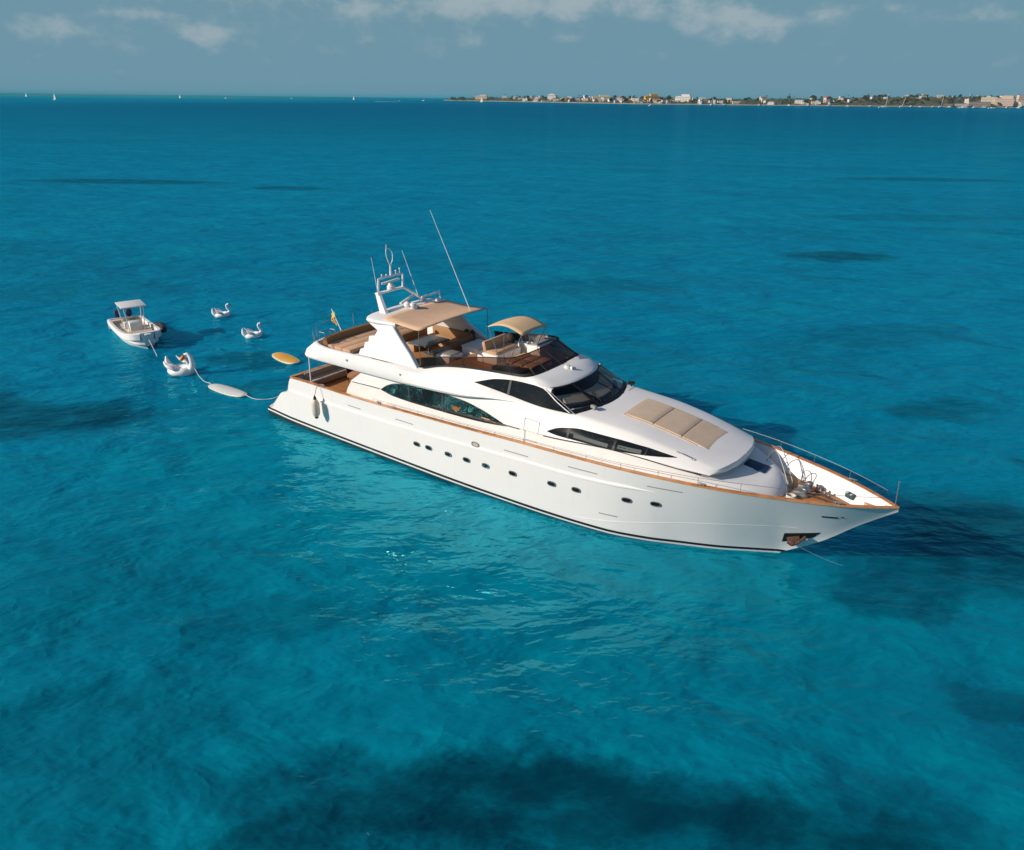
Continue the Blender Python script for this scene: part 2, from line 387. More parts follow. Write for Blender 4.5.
    fr = t.new('ShaderNodeFresnel'); fr.inputs[0].default_value = 1.33; t.l.new(bp.outputs[0], fr.inputs['Normal'])
    mx = t.new('ShaderNodeMixShader'); t.put(mx.inputs[0], t.m('DIVIDE', t.m('MULTIPLY', fr.outputs[0], 5.5), t.m('ADD', t.m('MULTIPLY', fr.outputs[0], 20.0), 1.0)))
    t.l.new(df.outputs[0], mx.inputs[1]); t.l.new(gl.outputs[0], mx.inputs[2]); t.l.new(mx.outputs[0], out.inputs[0])
water_material()
mb = MB()
rings = [0.0, 60, 200, 800, 3000, 12000, 60000]
mb.quadgrid([[Vector((x, y, 0)) for x in (-60000, -8000, -1500, -300, -60, 60, 300, 1500, 8000, 60000)] for y in (-400, -40, 20, 120, 400, 1500, 5000, 15000, 90000)])
tag(obj('sea_water', mb, 'sea_water', smooth=None), 'turquoise sea with dark seagrass patches reaching the horizon', kind='structure')

# ================================================================== MOTOR YACHT  (X forward, Y port, Z up, waterline at 0)
YO, YR = Vector((-11.64, 40.61, 0)), R(-35.49)
YM = Matrix.Translation(YO) @ Matrix.Rotation(YR, 4, 'Z')
def yw(x, y, z): return YM @ Vector((x, y, z))
yacht = thing('motor_yacht', 'large white three-deck motor yacht with tan awnings and teak cap rail, anchored broadside', 'yacht', YO, YR)
hb = pchip([-.4, .5, 2.5, 7.6, 14.5, 18, 20.8, 22.5, 24.8, 26.8, 28.8, 30, 30.68], [2.82, 2.92, 3.1, 3.3, 3.4, 3.38, 3.25, 3.05, 2.62, 2.0, 1.2, .52, .03])
hw = pchip([-.4, 2.35, 6.6, 10, 13.2, 17, 20.8, 22.5, 23.6, 25, 26.2, 27.02], [2.8, 3.04, 3.12, 3.17, 3.2, 3.12, 2.82, 2.34, 1.85, 1.2, .5, .01])
zc = pchip([-.4, .3, .55, 1.0, 1.5, 2.05, 2.2, 2.35, 2.5, 7.6, 14.5, 18, 22, 26, 30.68], [.36, .40, .72, 1.18, 1.64, 1.84, 2.2, 2.56, 2.68, 2.81, 3.05, 3.17, 3.2, 3.2, 3.19])
zstem = pchip([27.02, 28.46, 29.6, 30.68], [0.0, 1.05, 2.14, 3.05])
power = pchip([0, 15, 20, 23, 27, 30.7], [.75, .8, 1.0, 1.2, 1.18, 1.1])
def hull_y(x, z):
    c = zc(x)
    if x > 27.02:
        z0 = zstem(x); t = max(0.0, (z - z0) / max(c - z0, 1e-3)); return hb(x) * t**lin([27, 29, 30.7], [1.18, 1.12, 1.05])(x)
    a = hw(x)
    if z < 0: return a * max(0.0, 1 + z * 0.28)
    return a + (hb(x) - a) * (z / max(c, .3))**power(x)
def deck_z(x): return lin([2, 24.2, 25.0, 31], [2.0, 2.0, 2.6, 2.6])(x)
XS = list(np.linspace(-.1, 3.0, 32)) + list(np.linspace(3.4, 22, 40)) + list(np.linspace(22.3, 30.68, 46))
NZ = 18
def hull_section(x, sgn):
    c = zc(x); pts = []
    lo = -1.0 if x <= 26 else (lin([26, 27.02], [-1.0, 0.0])(x) if x < 27.02 else zstem(x))
    for k in range(NZ + 1):
        z = lo + (c - lo) * k / NZ
        pts.append(Vector((x, sgn * hull_y(x, z), z)))
    th = min(0.15, hb(x) * .8)
    pts.append(Vector((x, sgn * (hb(x) - th), c)))
    if x > 2.5:
        zd = min(deck_z(x), c - .02)
        zd2 = max(zd, zstem(x) + .15) if x > 27.02 else zd
        pts.append(Vector((x, sgn * max(0.0, hull_y(x, zd2) - min(.15, hb(x))), min(zd2 - .02, c))))
    else:
        pts.append(Vector((x, sgn * (hb(x) - .15), min(c, lin([-.4, .6, 2.3, 2.5], [.2, .3, 1.85, 1.98])(x)))))
    return pts
mb = MB()
for sg in (-1, 1): mb.quadgrid([hull_section(x, sg) for x in XS])
x0 = XS[0]
mb.fan([Vector((x0, s * hull_y(x0, z), z)) for s, z in [(-1, -1), (-1, 0), (-1, zc(x0)), (1, zc(x0)), (1, 0), (1, -1)]])
obj('hull', mb, 'hull_paint', yacht, 30)
# teak main deck
mb = MB()
dx = [x for x in XS if x > 2.45 and x < 30.2]
mb.quadgrid([[Vector((x, s * max(.02, hull_y(x, max(deck_z(x), zstem(x) + .15 if x > 27 else 0)) - .13), deck_z(x))) for s in (-1, -.4, .4, 1)] for x in dx])
obj('main_deck', mb, 'teak_deck', yacht, None)
# cap rail, both sides and across the stern
def caprows(sg):
    rows = []
    for x in [v for v in XS if v >= 2.42]:
        o, i, c = hb(x) + .02, max(hb(x) - .17, -0.0), zc(x) + .004
        rows.append([Vector((x, sg * o, c - .01)), Vector((x, sg * o, c + .03)), Vector((x, sg * i, c + .03)), Vector((x, sg * i, c - .0))])
    return rows
mb = MB()
for sg in (-1, 1): mb.quadgrid(caprows(sg), close=True)
mb.box((2.46, 0, 2.71), (.2, 6.1, .07), bev=.015)
obj('cap_rail', mb, 'cap_teak', yacht, 30)
# transom: raked garage door, stern bulwark, swim platform
mb = MB(); mb.prism([(0.55, -2.78, .35), (0.72, -2.78, .35), (2.45, -2.9, 2.0), (2.25, -2.9, 2.0)], (0, 5.7, 0))
obj('transom', mb, 'gelcoat', yacht)
mb = MB(); mb.box((2.42, 0, 2.33), (.14, 6.0, .72), bev=.03)
obj('stern_bulwark', mb, 'gelcoat', yacht)
mb = MB()
pl = [(.9, 2.84), (.2, 2.86), (-.12, 2.7), (-.3, 2.2), (-.38, 1.2), (-.4, 0)]
ring = [(x, -y) for x, y in pl] + [(x, y) for x, y in reversed(pl[:-1])]
mb.prism([(x, y, .2) for x, y in ring], (0, 0, .2)); plat = obj('swim_platform', mb, 'gelcoat', yacht)
mb = MB(); mb.prism([(min(x + .08, .8), y * .955, .403) for x, y in ring], (0, 0, .018)); obj('teak_tread', mb, 'teak_deck', plat)
# rub rail along the knuckle, spray rail at the bow, recessed hull grooves
kz = pchip([2.3, 5.77, 11.8, 17, 19.5, 22.6, 23.2], [1.9, 1.97, 2.12, 2.32, 2.36, 2.49, 2.52])
for sg in (-1, 1):
    mb = MB(); rows = []
    for x in np.linspace(2.3, 22.9, 90):
        z = kz(x); e = 1.0 if x < 21.8 else max(0.05, (22.9 - x) / 1.1)
        y = hull_y(x, z)
        rows.append([Vector((x, sg * (hull_y(x, z + .11 * e) - .01), z + .11 * e)), Vector((x, sg * (y + .055 * e), z + .055 * e)), Vector((x, sg * (y + .06 * e), z - .01)), Vector((x, sg * (hull_y(x, z - .05 * e) - .01), z - .05 * e))])
    mb.quadgrid(rows); obj('rub_rail', mb, 'gelcoat', yacht, 25)
    sz = pchip([19.5, 20.6, 23.6, 24.7, 26.5, 27.4, 27.9], [.42, .59, 1.2, 1.4, 1.62, 1.7, 1.74]); mb = MB(); rows = []
    for x in np.linspace(19.5, 27.7, 50):
        z = sz(x) * .93; y = hull_y(x, z)
        rows.append([Vector((x, sg * (hull_y(x, z + .05) - .004), z + .05)), Vector((x, sg * (y + .009), z)), Vector((x, sg * (hull_y(x, z - .02) - .004), z - .02))])
    mb.quadgrid(rows); obj('spray_rail', mb, 'hull_paint', yacht, 25)
    for x, z, L in [(7.3, 2.30, .9), (10.63, 2.42, 1.1), (16.9, 2.62, 1.2), (20.0, 2.74, 1.25), (23.26, 2.74, 1.3), (21.05, .95, .75)]:
        mb = MB(); mb.quadgrid([[Vector((xx, sg * (hull_y(xx, z + d) + .012), z + d + .016 * (xx - x))) for d in (-.025, .025)] for xx in np.linspace(x - L / 2, x + L / 2, 8)])
        obj('hull_vent', mb, 'groove', yacht, None)
    # portholes
    for x, z in [(11.32, 1.47), (12.05, 1.49), (13.21, 1.5), (14.25, 1.53), (15.29, 1.55), (16.7, 1.6), (18.6, 1.69), (19.71, 1.74), (21.81, 1.85), (22.9, 1.92), (14.79, 2.44)]:
        def oval(a, b, off):
            pts = []
            for k in range(24):
                t = 2 * math.pi * k / 24; c_, s_ = math.cos(t), math.sin(t)
                ex = a * math.copysign(abs(c_)**.75, c_); ez = b * math.copysign(abs(s_)**.75, s_)
                pts.append(Vector((x + ex, sg * (hull_y(x + ex, z + ez) + off), z + ez)))
            return pts
        mb = MB(); mb.quadgrid([oval(.205, .118, .0), oval(.197, .112, .03), oval(.165, .088, .03), oval(.155, .08, .012)], close=True)
        ph = obj('porthole', mb, 'stainless', yacht)
        mb = MB(); mb.fan(oval(.16, .084, .014)); obj('pane', mb, 'beige_upholstery' if z > 2.3 else 'dark_glass', ph, None)
# bow fairlead, anchor pocket and anchor
for sg in (-1, 1):
    mb = MB(); rows = [[Vector((x, sg * (hull_y(x, z) + .012), z)) for z in (2.45, 2.53)] for x in np.linspace(28.45, 28.95, 7)]
    mb.quadgrid(rows); mb.quadgrid([[Vector((x, sg * (hull_y(x, z) + .014), z)) for z in (2.50, 2.56)] for x in np.linspace(29.03, 29.12, 3)])
    obj('mooring_fairlead', mb, 'black_trim', yacht, None)
    mb = MB(); g = []
    for i in range(8):
        t = i / 7; row = []
        for k in range(6):
            q = k / 5
            x = (27.22 + 1.2 * t) * q + (27.12 + 1.05 * t) * (1 - q); z = (1.2 + .33 * t) * q + (.66 + .52 * t) * (1 - q)
            row.append(Vector((x, sg * (hull_y(x, z) + .014), z)))
        g.append(row)
    mb.quadgrid(g); pk = obj('anchor_pocket', mb, 'black_trim', yacht, None)
    mb = MB(); mb.box((27.55, sg * (hull_y(27.55, .95) + .1), .98), (.5, .1, .22), Matrix.Rotation(R(-25), 3, 'Y'), .03)
    mb.tube([(27.35, sg * (hull_y(27.35, .9) + .12), .8), (27.62, sg * (hull_y(27.6, .9) + .14), .78), (27.98, sg * (hull_y(28, 1.3) + .10), 1.25)], .06)
    mb.ball((27.5, sg * (hull_y(27.5, .9) + .12), .8), (.16, .08, .13)); obj('anchor', mb, 'chain_rust', pk)

# ---- lower deckhouse / trunk cabin
yA = pchip([6, 18, 21.3, 23, 24.2, 25.2, 26.1, 26.65, 26.92, 27.0], [2.72, 2.72, 2.68, 2.52, 2.3, 1.98, 1.52, 1.0, .5, 0.0])
zl = pchip([6, 8.66, 16, 17.6, 21.3, 23.98, 24.66, 26], [3.30, 3.38, 3.42, 3.44, 3.69, 3.52, 3.48, 3.46])
ztop = pchip([6, 8.66, 16, 17.6, 21.3, 23.5, 24.66, 25.9, 26.4], [3.30, 3.38, 3.42, 3.44, 3.69, 3.56, 3.30, 3.12, 3.08])
def trunk_ring(lv):
    """lv 0 base .. 1 top edge .. 2 inner"""
    pts = []
    xs = list(np.linspace(6.0, 23.5, 36)) + list(np.linspace(23.8, 27.0, 22))
    for x in xs:
        t = lv if lv <= 1 else 1
        fx = max(0.0, (x - 23.5) / 3.5)
        xx = x - .75 * fx**1.5 * (t**1.4)
        k2 = max(0.0, lv - 1)
        xx -= .9 * k2 * fx**1.5
        y = max(0.0, yA(x) * (1 - .16 * k2) - .10 * fx * t * min(1, yA(x)) - .02 * t * min(1, yA(x)))
        zb = lin([22, 24.5], [1.95, 2.55])(x)
        zt = ztop(xx)
        e = math.sin(t * math.pi / 2) if x > 23.5 else t
        e = e * fx + t * (1 - fx)
        z = zb + (zt - zb) * e + (.05 * (lv - 1) if lv > 1 else 0)
        if lv < .75: xx = xx + 0.0
        aft = lin([2.0, 2.83, 3.35, 3.84], [6.0, 6.26, 6.62, 7.26])(z) - 6.0
        xx += aft * max(0.0, 1 - (x - 6) / 4)
        y = min(y, max(0.0, hull_y(min(xx, 30), z) - .2))
        pts.append(Vector((xx, y, z)))
    return pts
mb = MB()
lv = [0, .2, .4, .55, .7, .82, .92, 1.0, 1.25, 1.7]
rg = [trunk_ring(l) for l in lv]
rg.append([Vector((p.x, 0, p.z + .02)) for p in rg[-1]])
for sg in (-1, 1): mb.quadgrid([[Vector((p.x, sg * p.y, p.z)) for p in r] for r in rg])
obj('trunk_cabin', mb, 'gelcoat', yacht, 30)
# thin dark line under the coachroof edge
for sg in (-1, 1):
    mb = MB(); rows = []
    for x in np.linspace(6.7, 24.4, 60):
        if 8.7 < x < 15.95 or 16.86 < x < 17.56: continue
        rows.append((x, [Vector((x, sg * (yA(x) + .024), zl(x) - .028)), Vector((x, sg * (yA(x) + .024), zl(x) + .012))]))
    for a, b_ in zip(rows, rows[1:]):
        if b_[0] - a[0] < .6: mb.quadgrid([a[1], b_[1]])
        elif mb.v: obj('sheer_line', mb, 'dark_line', yacht, None); mb = MB()
    obj('sheer_line', mb, 'dark_line', yacht, None)

# ---- saloon sides and coachroof (one body from the saloon to the rounded nose)
yB = pchip([6, 16, 21.3, 22.6, 23.8, 24.62], [2.74, 2.745, 2.73, 2.60, 2.38, 2.2])
shz = pchip([6, 13.2, 14.85, 16, 17.4, 18.75, 20.05, 21.4, 22.6, 23.8, 24.62], [4.1, 4.25, 4.62, 4.60, 4.46, 4.45, 4.37, 4.27, 4.09, 3.84, 3.60])
shy = pchip([6, 13.2, 14.85, 16, 17.4, 18.75, 22.6, 23.8, 24.62], [2.66, 2.64, 2.46, 2.42, 2.38, 2.24, 2.14, 2.04, 2.0])
crz = pchip([6, 13, 15, 17, 18.6, 19.6, 20.6, 22.4, 24.2, 24.62], [4.16, 4.3, 4.66, 4.6, 4.52, 4.55, 4.5, 4.25, 3.86, 3.74])
def bodyB(x):
    yl, zlo, ys, zs, zcn = yB(x), zl(x) + .004, shy(x), shz(x), crz(x)
    P = [(yl - .02, zlo), (yl + .012, zlo + .03)]
    for t in (.25, .5, .75, .9):
        P.append((yl + (ys - yl) * t**1.5 + .0, zlo + .03 + (zs - zlo - .03) * t))
    P += [(ys, zs), (ys - .06, zs + .035), (ys - .2, zs + .06)]
    for q in (.7, .4, 0): P.append((ys * q if q else 0, zs + .07 + (zcn - zs - .03) * (1 - q**2) * .6))
    return P
def wall_y(x, z):
    P = bodyB(x)[1:7]; zz = [p[1] for p in P]; yy = [p[0] for p in P]
    return float(np.interp(z, zz, yy))
def nose(x, y):
    k = max(0.0, (x - 22.0) / 2.62)**2
    return x + .6 * k * (1 - min(1, abs(y) / 2.2)**2.6)
mb = MB(); xb = list(np.linspace(6, 21.5, 46)) + list(np.linspace(21.8, 24.62, 18))
for sg in (-1, 1):
    rows = []
    for x in xb:
        r = []
        for y, z in bodyB(x):
            aft = lin([2.83, 3.35, 3.84, 4.2], [6.26, 6.62, 7.26, 7.7])(z) - 6.0
            r.append(Vector((nose(x, y) + aft * max(0.0, 1 - (x - 6) / 4), sg * y, z)))
        rows.append(r)
    last = rows[-1]
    rows.append([Vector((p.x + .05, p.y * 1.0, min(p.z, last[0].z + (p.z - last[0].z) * .55))) for p in last])
    rows.append([Vector((p.x + .03, p.y * .985, last[0].z)) for p in last])
    rows.append([Vector((p.x - .35, p.y * .95, last[0].z + .01)) for p in last])
    mb.quadgrid(rows)
obj('coachroof', mb, 'gelcoat', yacht, 32)

def win_on(fn, outline_top, outline_bot, off, nx=30, nz=5):
    """grid between a lower and an upper edge given as functions of X, laid on the wall fn"""
    x0, x1 = outline_top[0][0], outline_top[-1][0]
    ft = pchip(*zip(*outline_top)); fb = pchip(*zip(*outline_bot)); rows = []
    for i in range(nx + 1):
        x = x0 + (x1 - x0) * i / nx
        rows.append([(x, fb(x) + (max(ft(x), fb(x) + .002) - fb(x)) * k / nz) for k in range(nz + 1)])
    return lambda sg, o=0.0, s=1.0: [[Vector((x, sg * (fn(x, z) + off + o), z)) for x, z in r] for r in rows]
aftW = win_on(wall_y, [(8.66, 3.37), (9.1, 3.68), (9.83, 3.92), (11.62, 4.04), (12.5, 4.06), (13.48, 4.02), (14.44, 3.86), (15.3, 3.63), (15.96, 3.42)],
              [(8.66, 3.36), (9.5, 3.21), (10.7, 3.17), (12.44, 3.18), (14.1, 3.22), (15.5, 3.33), (15.96, 3.40)], .016, 40)
fwdW = win_on(wall_y, [(17.99, 3.69), (18.3, 3.86), (18.72, 3.98), (19.52, 4.08), (21.03, 4.08), (22.13, 4.03), (22.9, 3.94), (23.38, 3.87)],
              [(17.99, 3.66), (18.5, 3.62), (19.34, 3.64), (20.7, 3.69), (22.2, 3.78), (23.38, 3.86)], .016, 34)
def wall_any(x, z):
    return wall_y(x, z) if z >= zl(x) + .03 else yA(x) + .022
for sg in (-1, 1):
    mb = MB(); rr = aftW(sg); rr = [[Vector((p.x, sg * (max(wall_any(p.x, p.z), wall_any(p.x, zl(p.x) + .04)) + .02), p.z)) for p in r] for r in rr]
    mb.quadgrid(rr); sw_ = obj('saloon_window', mb, 'dark_glass', yacht, 60)
    for x in (10.45, 12.55, 12.72, 14.75):
        r0 = min(rr, key=lambda r: abs(r[0].x - x))
        mb = MB(); mb.quadgrid([[Vector((p.x + d, p.y + sg * .012, p.z)) for p in r0] for d in (-.035, .035)]); obj('mullion', mb, 'mullion_grey', sw_, None)
    # glimpses of the lit saloon behind the glass
    for x, z, a, b_, mt in [(13.25, 3.62, .2, .24, 'interior_wood'), (14.9, 3.5, .24, .07, 'tan_cushion'), (12.1, 3.36, .22, .04, 'window_band_grey'), (14.1, 3.45, .12, .1, 'green_cover'), (15.35, 3.45, .12, .05, 'interior_wood'), (11.4, 3.9, .6, .03, 'window_band_grey')]:
        mb = MB(); g = []
        for i in range(5):
            g.append([Vector((x + a * (i / 2 - 1), sg * (wall_any(x, max(z, zl(x) + .04)) + .05), z + b_ * (k / 2 - 1) * (1 - .35 * abs(i / 2 - 1)))) for k in range(3)])
        mb.quadgrid(g); obj('interior_glimpse', mb, mt, sw_, None)
    mb = MB(); rr = fwdW(sg); mb.quadgrid(rr); fw_ = obj('cabin_window', mb, 'dark_glass', yacht, 60)
    for x, wd in ((18.95, .05), (20.95, .05), (22.2, .035)):
        r0 = min(rr, key=lambda r: abs(r[0].x - x)); mb = MB(); mb.quadgrid([[Vector((p.x + d, p.y + sg * .01, p.z)) for p in r0] for d in (-wd, wd)]); obj('mullion', mb, 'black_trim', fw_, None)
    for xa, xb_, z0, z1 in ((19.2, 20.75, 3.73, 3.86), (21.15, 22.1, 3.80, 3.92)):  # grey reflection in the glass, put on as matte strips over the pane
        mb = MB(); mb.quadgrid([[Vector((x, sg * (wall_y(x, z) + .024), z)) for z in (z0, z1)] for x in np.linspace(xa, xb_, 6)]); obj('painted_reflection', mb, 'window_band_grey', fw_, None)
    # side door with its outline, and the tall post beside it
    mb = MB()
    for (xa, za), (xb_, zb_) in [((16.86, 3.42), (16.84, 3.95)), ((16.84, 3.95), (17.5, 3.93)), ((17.56, 3.93), (17.56, 3.44))]:
        mb.tube([(xa, sg * (wall_y(xa, za) + .01), za), (xb_, sg * (wall_y(xb_, zb_) + .01), zb_)], .012, 6)
    mb.quadgrid([[Vector((x, sg * (yA(x) + .01), z)) for z in (3.02, 3.045)] for x in (16.86, 17.5)])
    mb.quadgrid([[Vector((x, sg * (yA(x) + .01), z)) for z in (2.4, 3.42)] for x in (16.86, 16.885)])
    obj('side_door', mb, 'groove', yacht)

# ---- upper deck shell (the long white band, coaming and flybridge deck)
plan = [(17.7, 2.33), (16.8, 2.44), (16, 2.57), (15, 2.74), (14, 2.88), (13, 3.0), (11.5, 3.1), (10, 3.14), (8, 3.16), (6.5, 3.16), (5.2, 3.15), (4.5, 3.12), (3.95, 3.06), (3.6, 2.92), (3.35, 2.6), (3.15, 2.0), (3.02, 1.3), (2.95, .6)]
half = spline([(x, -y, 0) for x, y in plan] + [(2.92, 0, 0)], 5)
path = half + [Vector((p.x, -p.y, 0)) for p in reversed(half[:-1])]
low_z = pchip([2.9, 3.5, 5.7, 10, 13.5, 15.5, 17.6], [4.0, 4.02, 4.09, 4.13, 4.19, 4.40, 4.47])
sh_d = pchip([2.9, 3.6, 4.6, 6, 9, 12, 13.5, 15, 16, 17.6], [.45, .4, .12, .03, .03, .22, .34, .32, .16, .03])
sh_z = pchip([2.9, 4.4, 9, 12, 14.15, 14.85, 16, 17.4, 17.6], [4.62, 4.68, 4.74, 4.78, 4.86, 4.76, 4.64, 4.5, 4.49])
ro_d = pchip([2.9, 3.6, 4.6, 6, 9, 10.9, 12.25, 14.15, 15.2, 16.1, 17.6], [.62, .55, .2, .07, .07, .28, .44, .52, .46, .34, .28])
ro_z = pchip([2.9, 9, 10.9, 12.25, 13.4, 14.15, 15.2, 16.1, 17.4, 17.6], [4.74, 4.84, 4.82, 5.02, 5.10, 5.12, 5.21, 5.29, 5.2, 5.18])
co_d = pchip([2.9, 3.6, 4.6, 6, 9, 10.9, 12.25, 13.4, 15.5, 16.5, 17.6], [.72, .65, .28, .12, .12, .42, .58, .66, .55, .45, .32])
co_z = pchip([2.9, 4.4, 9, 10.9, 12.25, 13.4, 15.5, 16.2, 16.8, 17.4, 17.6], [4.78, 4.80, 4.88, 4.88, 5.14, 5.28, 5.38, 5.40, 5.38, 5.24, 5.2])
dk_z = lin([2.9, 11.45, 11.55, 17.6], [4.36, 4.36, 4.82, 4.82])
def shell_cols(i):
    p = path[i]; a = path[max(i - 1, 0)]; b_ = path[min(i + 1, len(path) - 1)]
    t = (b_ - a).normalized(); n = Vector((-t.y, t.x, 0))            # inward? checked below
    cen = Vector((max(p.x, 6.0), 0, 0))
    if n.dot(cen - p) < 0: n = -n
    x = p.x
    if x > 6: n = Vector((0, -1 if p.y > 0 else 1, 0))
    def q(d, z): return Vector((p.x + n.x * d, p.y + n.y * d, z))
    lz, sd, sz_, rd, rz, cd, cz, dz = low_z(x), sh_d(x), sh_z(x), ro_d(x), ro_z(x), co_d(x), co_z(x), dk_z(x)
    bd = lin([2.9, 13, 16.5, 18], [.16, .16, .03, .01])(x)
    return [q(min(1.2, bd * 7.5), lz + .005), q(min(.16, bd), lz), q(min(.05, bd * .5), lz + .02), q(.0, lz + bd * .75), q(sd * .25, lz + bd * .75 + (sz_ - lz - bd * .75) * .5), q(sd, sz_), q(rd, rz), q(cd, cz), q(cd + .04, cz + .012), q(cd + .12, cz), q(cd + .14, min(dz, cz - .02))]
mb = MB(); rows = [shell_cols(i) for i in range(len(path))]
mb.quadgrid(rows)
# soffit under the overhang
mb.quadgrid([[Vector((x, -2.3, low_z(x) + .02)), Vector((x, 2.3, low_z(x) + .02))] for x in np.linspace(3.6, 8, 8)])
obj('upper_deck_shell', mb, 'gelcoat', yacht, 32)
mb = MB(); mb.quadgrid([[Vector((x, -y, 4.362)), Vector((x, y, 4.362))] for x, y in [(3.1, .6), (3.3, 1.6), (3.8, 2.4), (4.3, 2.8), (5, 2.95), (8, 2.98), (10, 2.8), (11.52, 2.55)]])
obj('flybridge_deck', mb, 'teak_deck', yacht, None)
mb = MB(); mb.quadgrid([[Vector((11.5, -2.6, 4.3)), Vector((11.5, 2.6, 4.3))]] + [[Vector((x, -y, 4.825)), Vector((x, y, 4.825))] for x, y in [(11.5, 2.58), (13, 2.3), (15, 2.02), (16.7, 1.95)]])
obj('helm_deck', mb, 'teak_deck', yacht, None)
for sg in (-1, 1):
    mb = MB(); mb.ball((6.9, sg * 3.14, 4.55), (.09, .05, .06)); obj('deck_light', mb, 'grey_top', yacht); mb = MB(); mb.ball((10.3, sg * 3.11, 4.55), (.06, .04, .045)); obj('deck_light', mb, 'grey_top', yacht)
    mb = MB(); rr = [[Vector((x, sg * (2.86 - .0), z)) for z in (4.0, 4.02)] for x in (4, 7)]
# pilothouse roof between flybridge screen and windscreen
fbb = [(16.25, -2.06, 5.40), (16.62, -1.92, 5.49), (16.78, -1.5, 5.52), (16.86, -.8, 5.54), (16.88, 0, 5.55)]
wst = [(17.42, -2.08, 5.19), (17.62, -1.85, 5.21), (17.84, -1.45, 5.22), (18.06, -.8, 5.25), (18.12, 0, 5.26)]
wsb = [(18.9, -2.26, 4.50), (19.06, -1.95, 4.505), (19.25, -1.5, 4.51), (19.48, -.7, 4.52), (19.54, 0, 4.53)]
def mirror(c): return c + [(x, -y, z) for x, y, z in reversed(c[:-1])]
FB, WT, WB = [spline(mirror(c), 6) for c in (fbb, wst, wsb)]
mb = MB(); rows = []
for k in range(9):
    t = k / 8; rows.append([a.lerp(b_, t) + Vector((0, 0, .07 * math.sin(math.pi * t))) for a, b_ in zip(FB, WT)])
rows.append([p + Vector((.03, 0, -.05)) for p in WT]); rows.append([p + Vector((-.06, 0, -.09)) for p in WT])
mb.quadgrid(rows)
for sg in (-1, 1): mb.quadgrid([[Vector((x, sg * y, z)) for x, y, z in r] for r in [[(16.0, 2.12, 5.37), (16.1, 2.2, 5.27)], [(16.25, 2.06, 5.40), (16.4, 2.17, 5.27)], [(16.8, 2.07, 5.39), (16.9, 2.12, 5.24)], [(17.42, 2.08, 5.19), (17.42, 2.09, 5.16)]]])
obj('pilothouse_roof', mb, 'gelcoat', yacht, 40)
mb = MB(); mb.lathe([(.02, 0), (.16, .0), (.17, .06), (.12, .12), (.02, .14)], (17.25, -.1, 5.49), 16, Matrix.Rotation(R(16), 3, 'Y'))
mb.tube([(17.25, -.1, 5.5), (17.5, -.1, 5.54)], [.05, .08]); obj('searchlight', mb, 'white_plastic', yacht)
# windscreen: three panes, black frame, mullions
mb = MB(); mb.quadgrid([[a.lerp(b_, k / 4) for a, b_ in zip(WT, WB)] for k in range(5)]); ws = obj('windscreen', mb, 'windscreen_glass', yacht, 60)
N = len(WT) - 1
mb = MB()
def band(cA, cB, w0, w1, off=.012): return [[a.lerp(b_, t) + Vector((off * .6, 0, off)) for a, b_ in zip(cA, cB)] for t in (w0, w1)]
mb.quadgrid(band(WT, WB, .0, .05)); mb.quadgrid(band(WT, WB, .86, 1.0))
obj('screen_frame', mb, 'black_trim', ws, 60)
for f, wd in ((.335, .028), (.665, .028), (.0, .03), (1.0, .03)):
    i = f * N; mb = MB(); rows = []
    for d in (-wd, wd):
        j = min(max(i + d * N * .5, 0), N); a0 = int(min(j, N - 1)); tt = j - a0
        p = WT[a0].lerp(WT[a0 + 1], tt); q = WB[a0].lerp(WB[a0 + 1], tt)
        rows.append([p.lerp(q, s) + Vector((.018, 0, .02)) for s in (0, .5, 1)])
    mb.quadgrid(rows); obj('mullion', mb, 'black_trim' if 0 < f < 1 else 'gelcoat', ws, None)
for y0 in (-.75, .25, 1.15):
    mb = MB(); mb.tube([(19.3 - .02 * y0 * y0, y0, 4.66), (18.75, y0 + .35, 4.95)], .012, 6); obj('wiper', mb, 'black_trim', ws)
# pilothouse interior: dash, dark cabin
mb = MB(); mb.prism([(17.4, -1.95, 4.57), (17.4, 1.95, 4.57), (18.5, 1.98, 4.57), (18.82, 1.55, 4.57), (19.16, .7, 4.57), (19.22, 0, 4.57), (19.16, -.7, 4.57), (18.82, -1.55, 4.57), (18.5, -1.98, 4.57)], (0, 0, .05)); obj('dashboard', mb, 'interior_dark', yacht)
for ya, yb in ((-1.92, -.72), (-.58, .62), (.76, 1.9)):
    def fr_(y): return 19.06 - .20 * y * y
    mb = MB(); top = [Vector((fr_(y) - k * .34, y, 4.70 + k * .075)) for k in (0, 1, 2) for y in np.linspace(ya, yb, 6)]
    mb.quadgrid([top[k * 6:k * 6 + 6] for k in range(3)]); mb.quadgrid([[top[q], top[q] + Vector((0, 0, -.12))] for q in range(6)]); obj('dash_panel', mb, 'dash_tan', yacht, None)
mb = MB(); mb.box((17.3, 0, 4.9), (.04, 4.0, .62)); mb.quadgrid([[Vector((x, -2.2, 4.685)), Vector((x, 2.2, 4.685))] for x in (14.5, 18.36)]); obj('pilothouse_interior', mb, 'interior_dark', yacht)
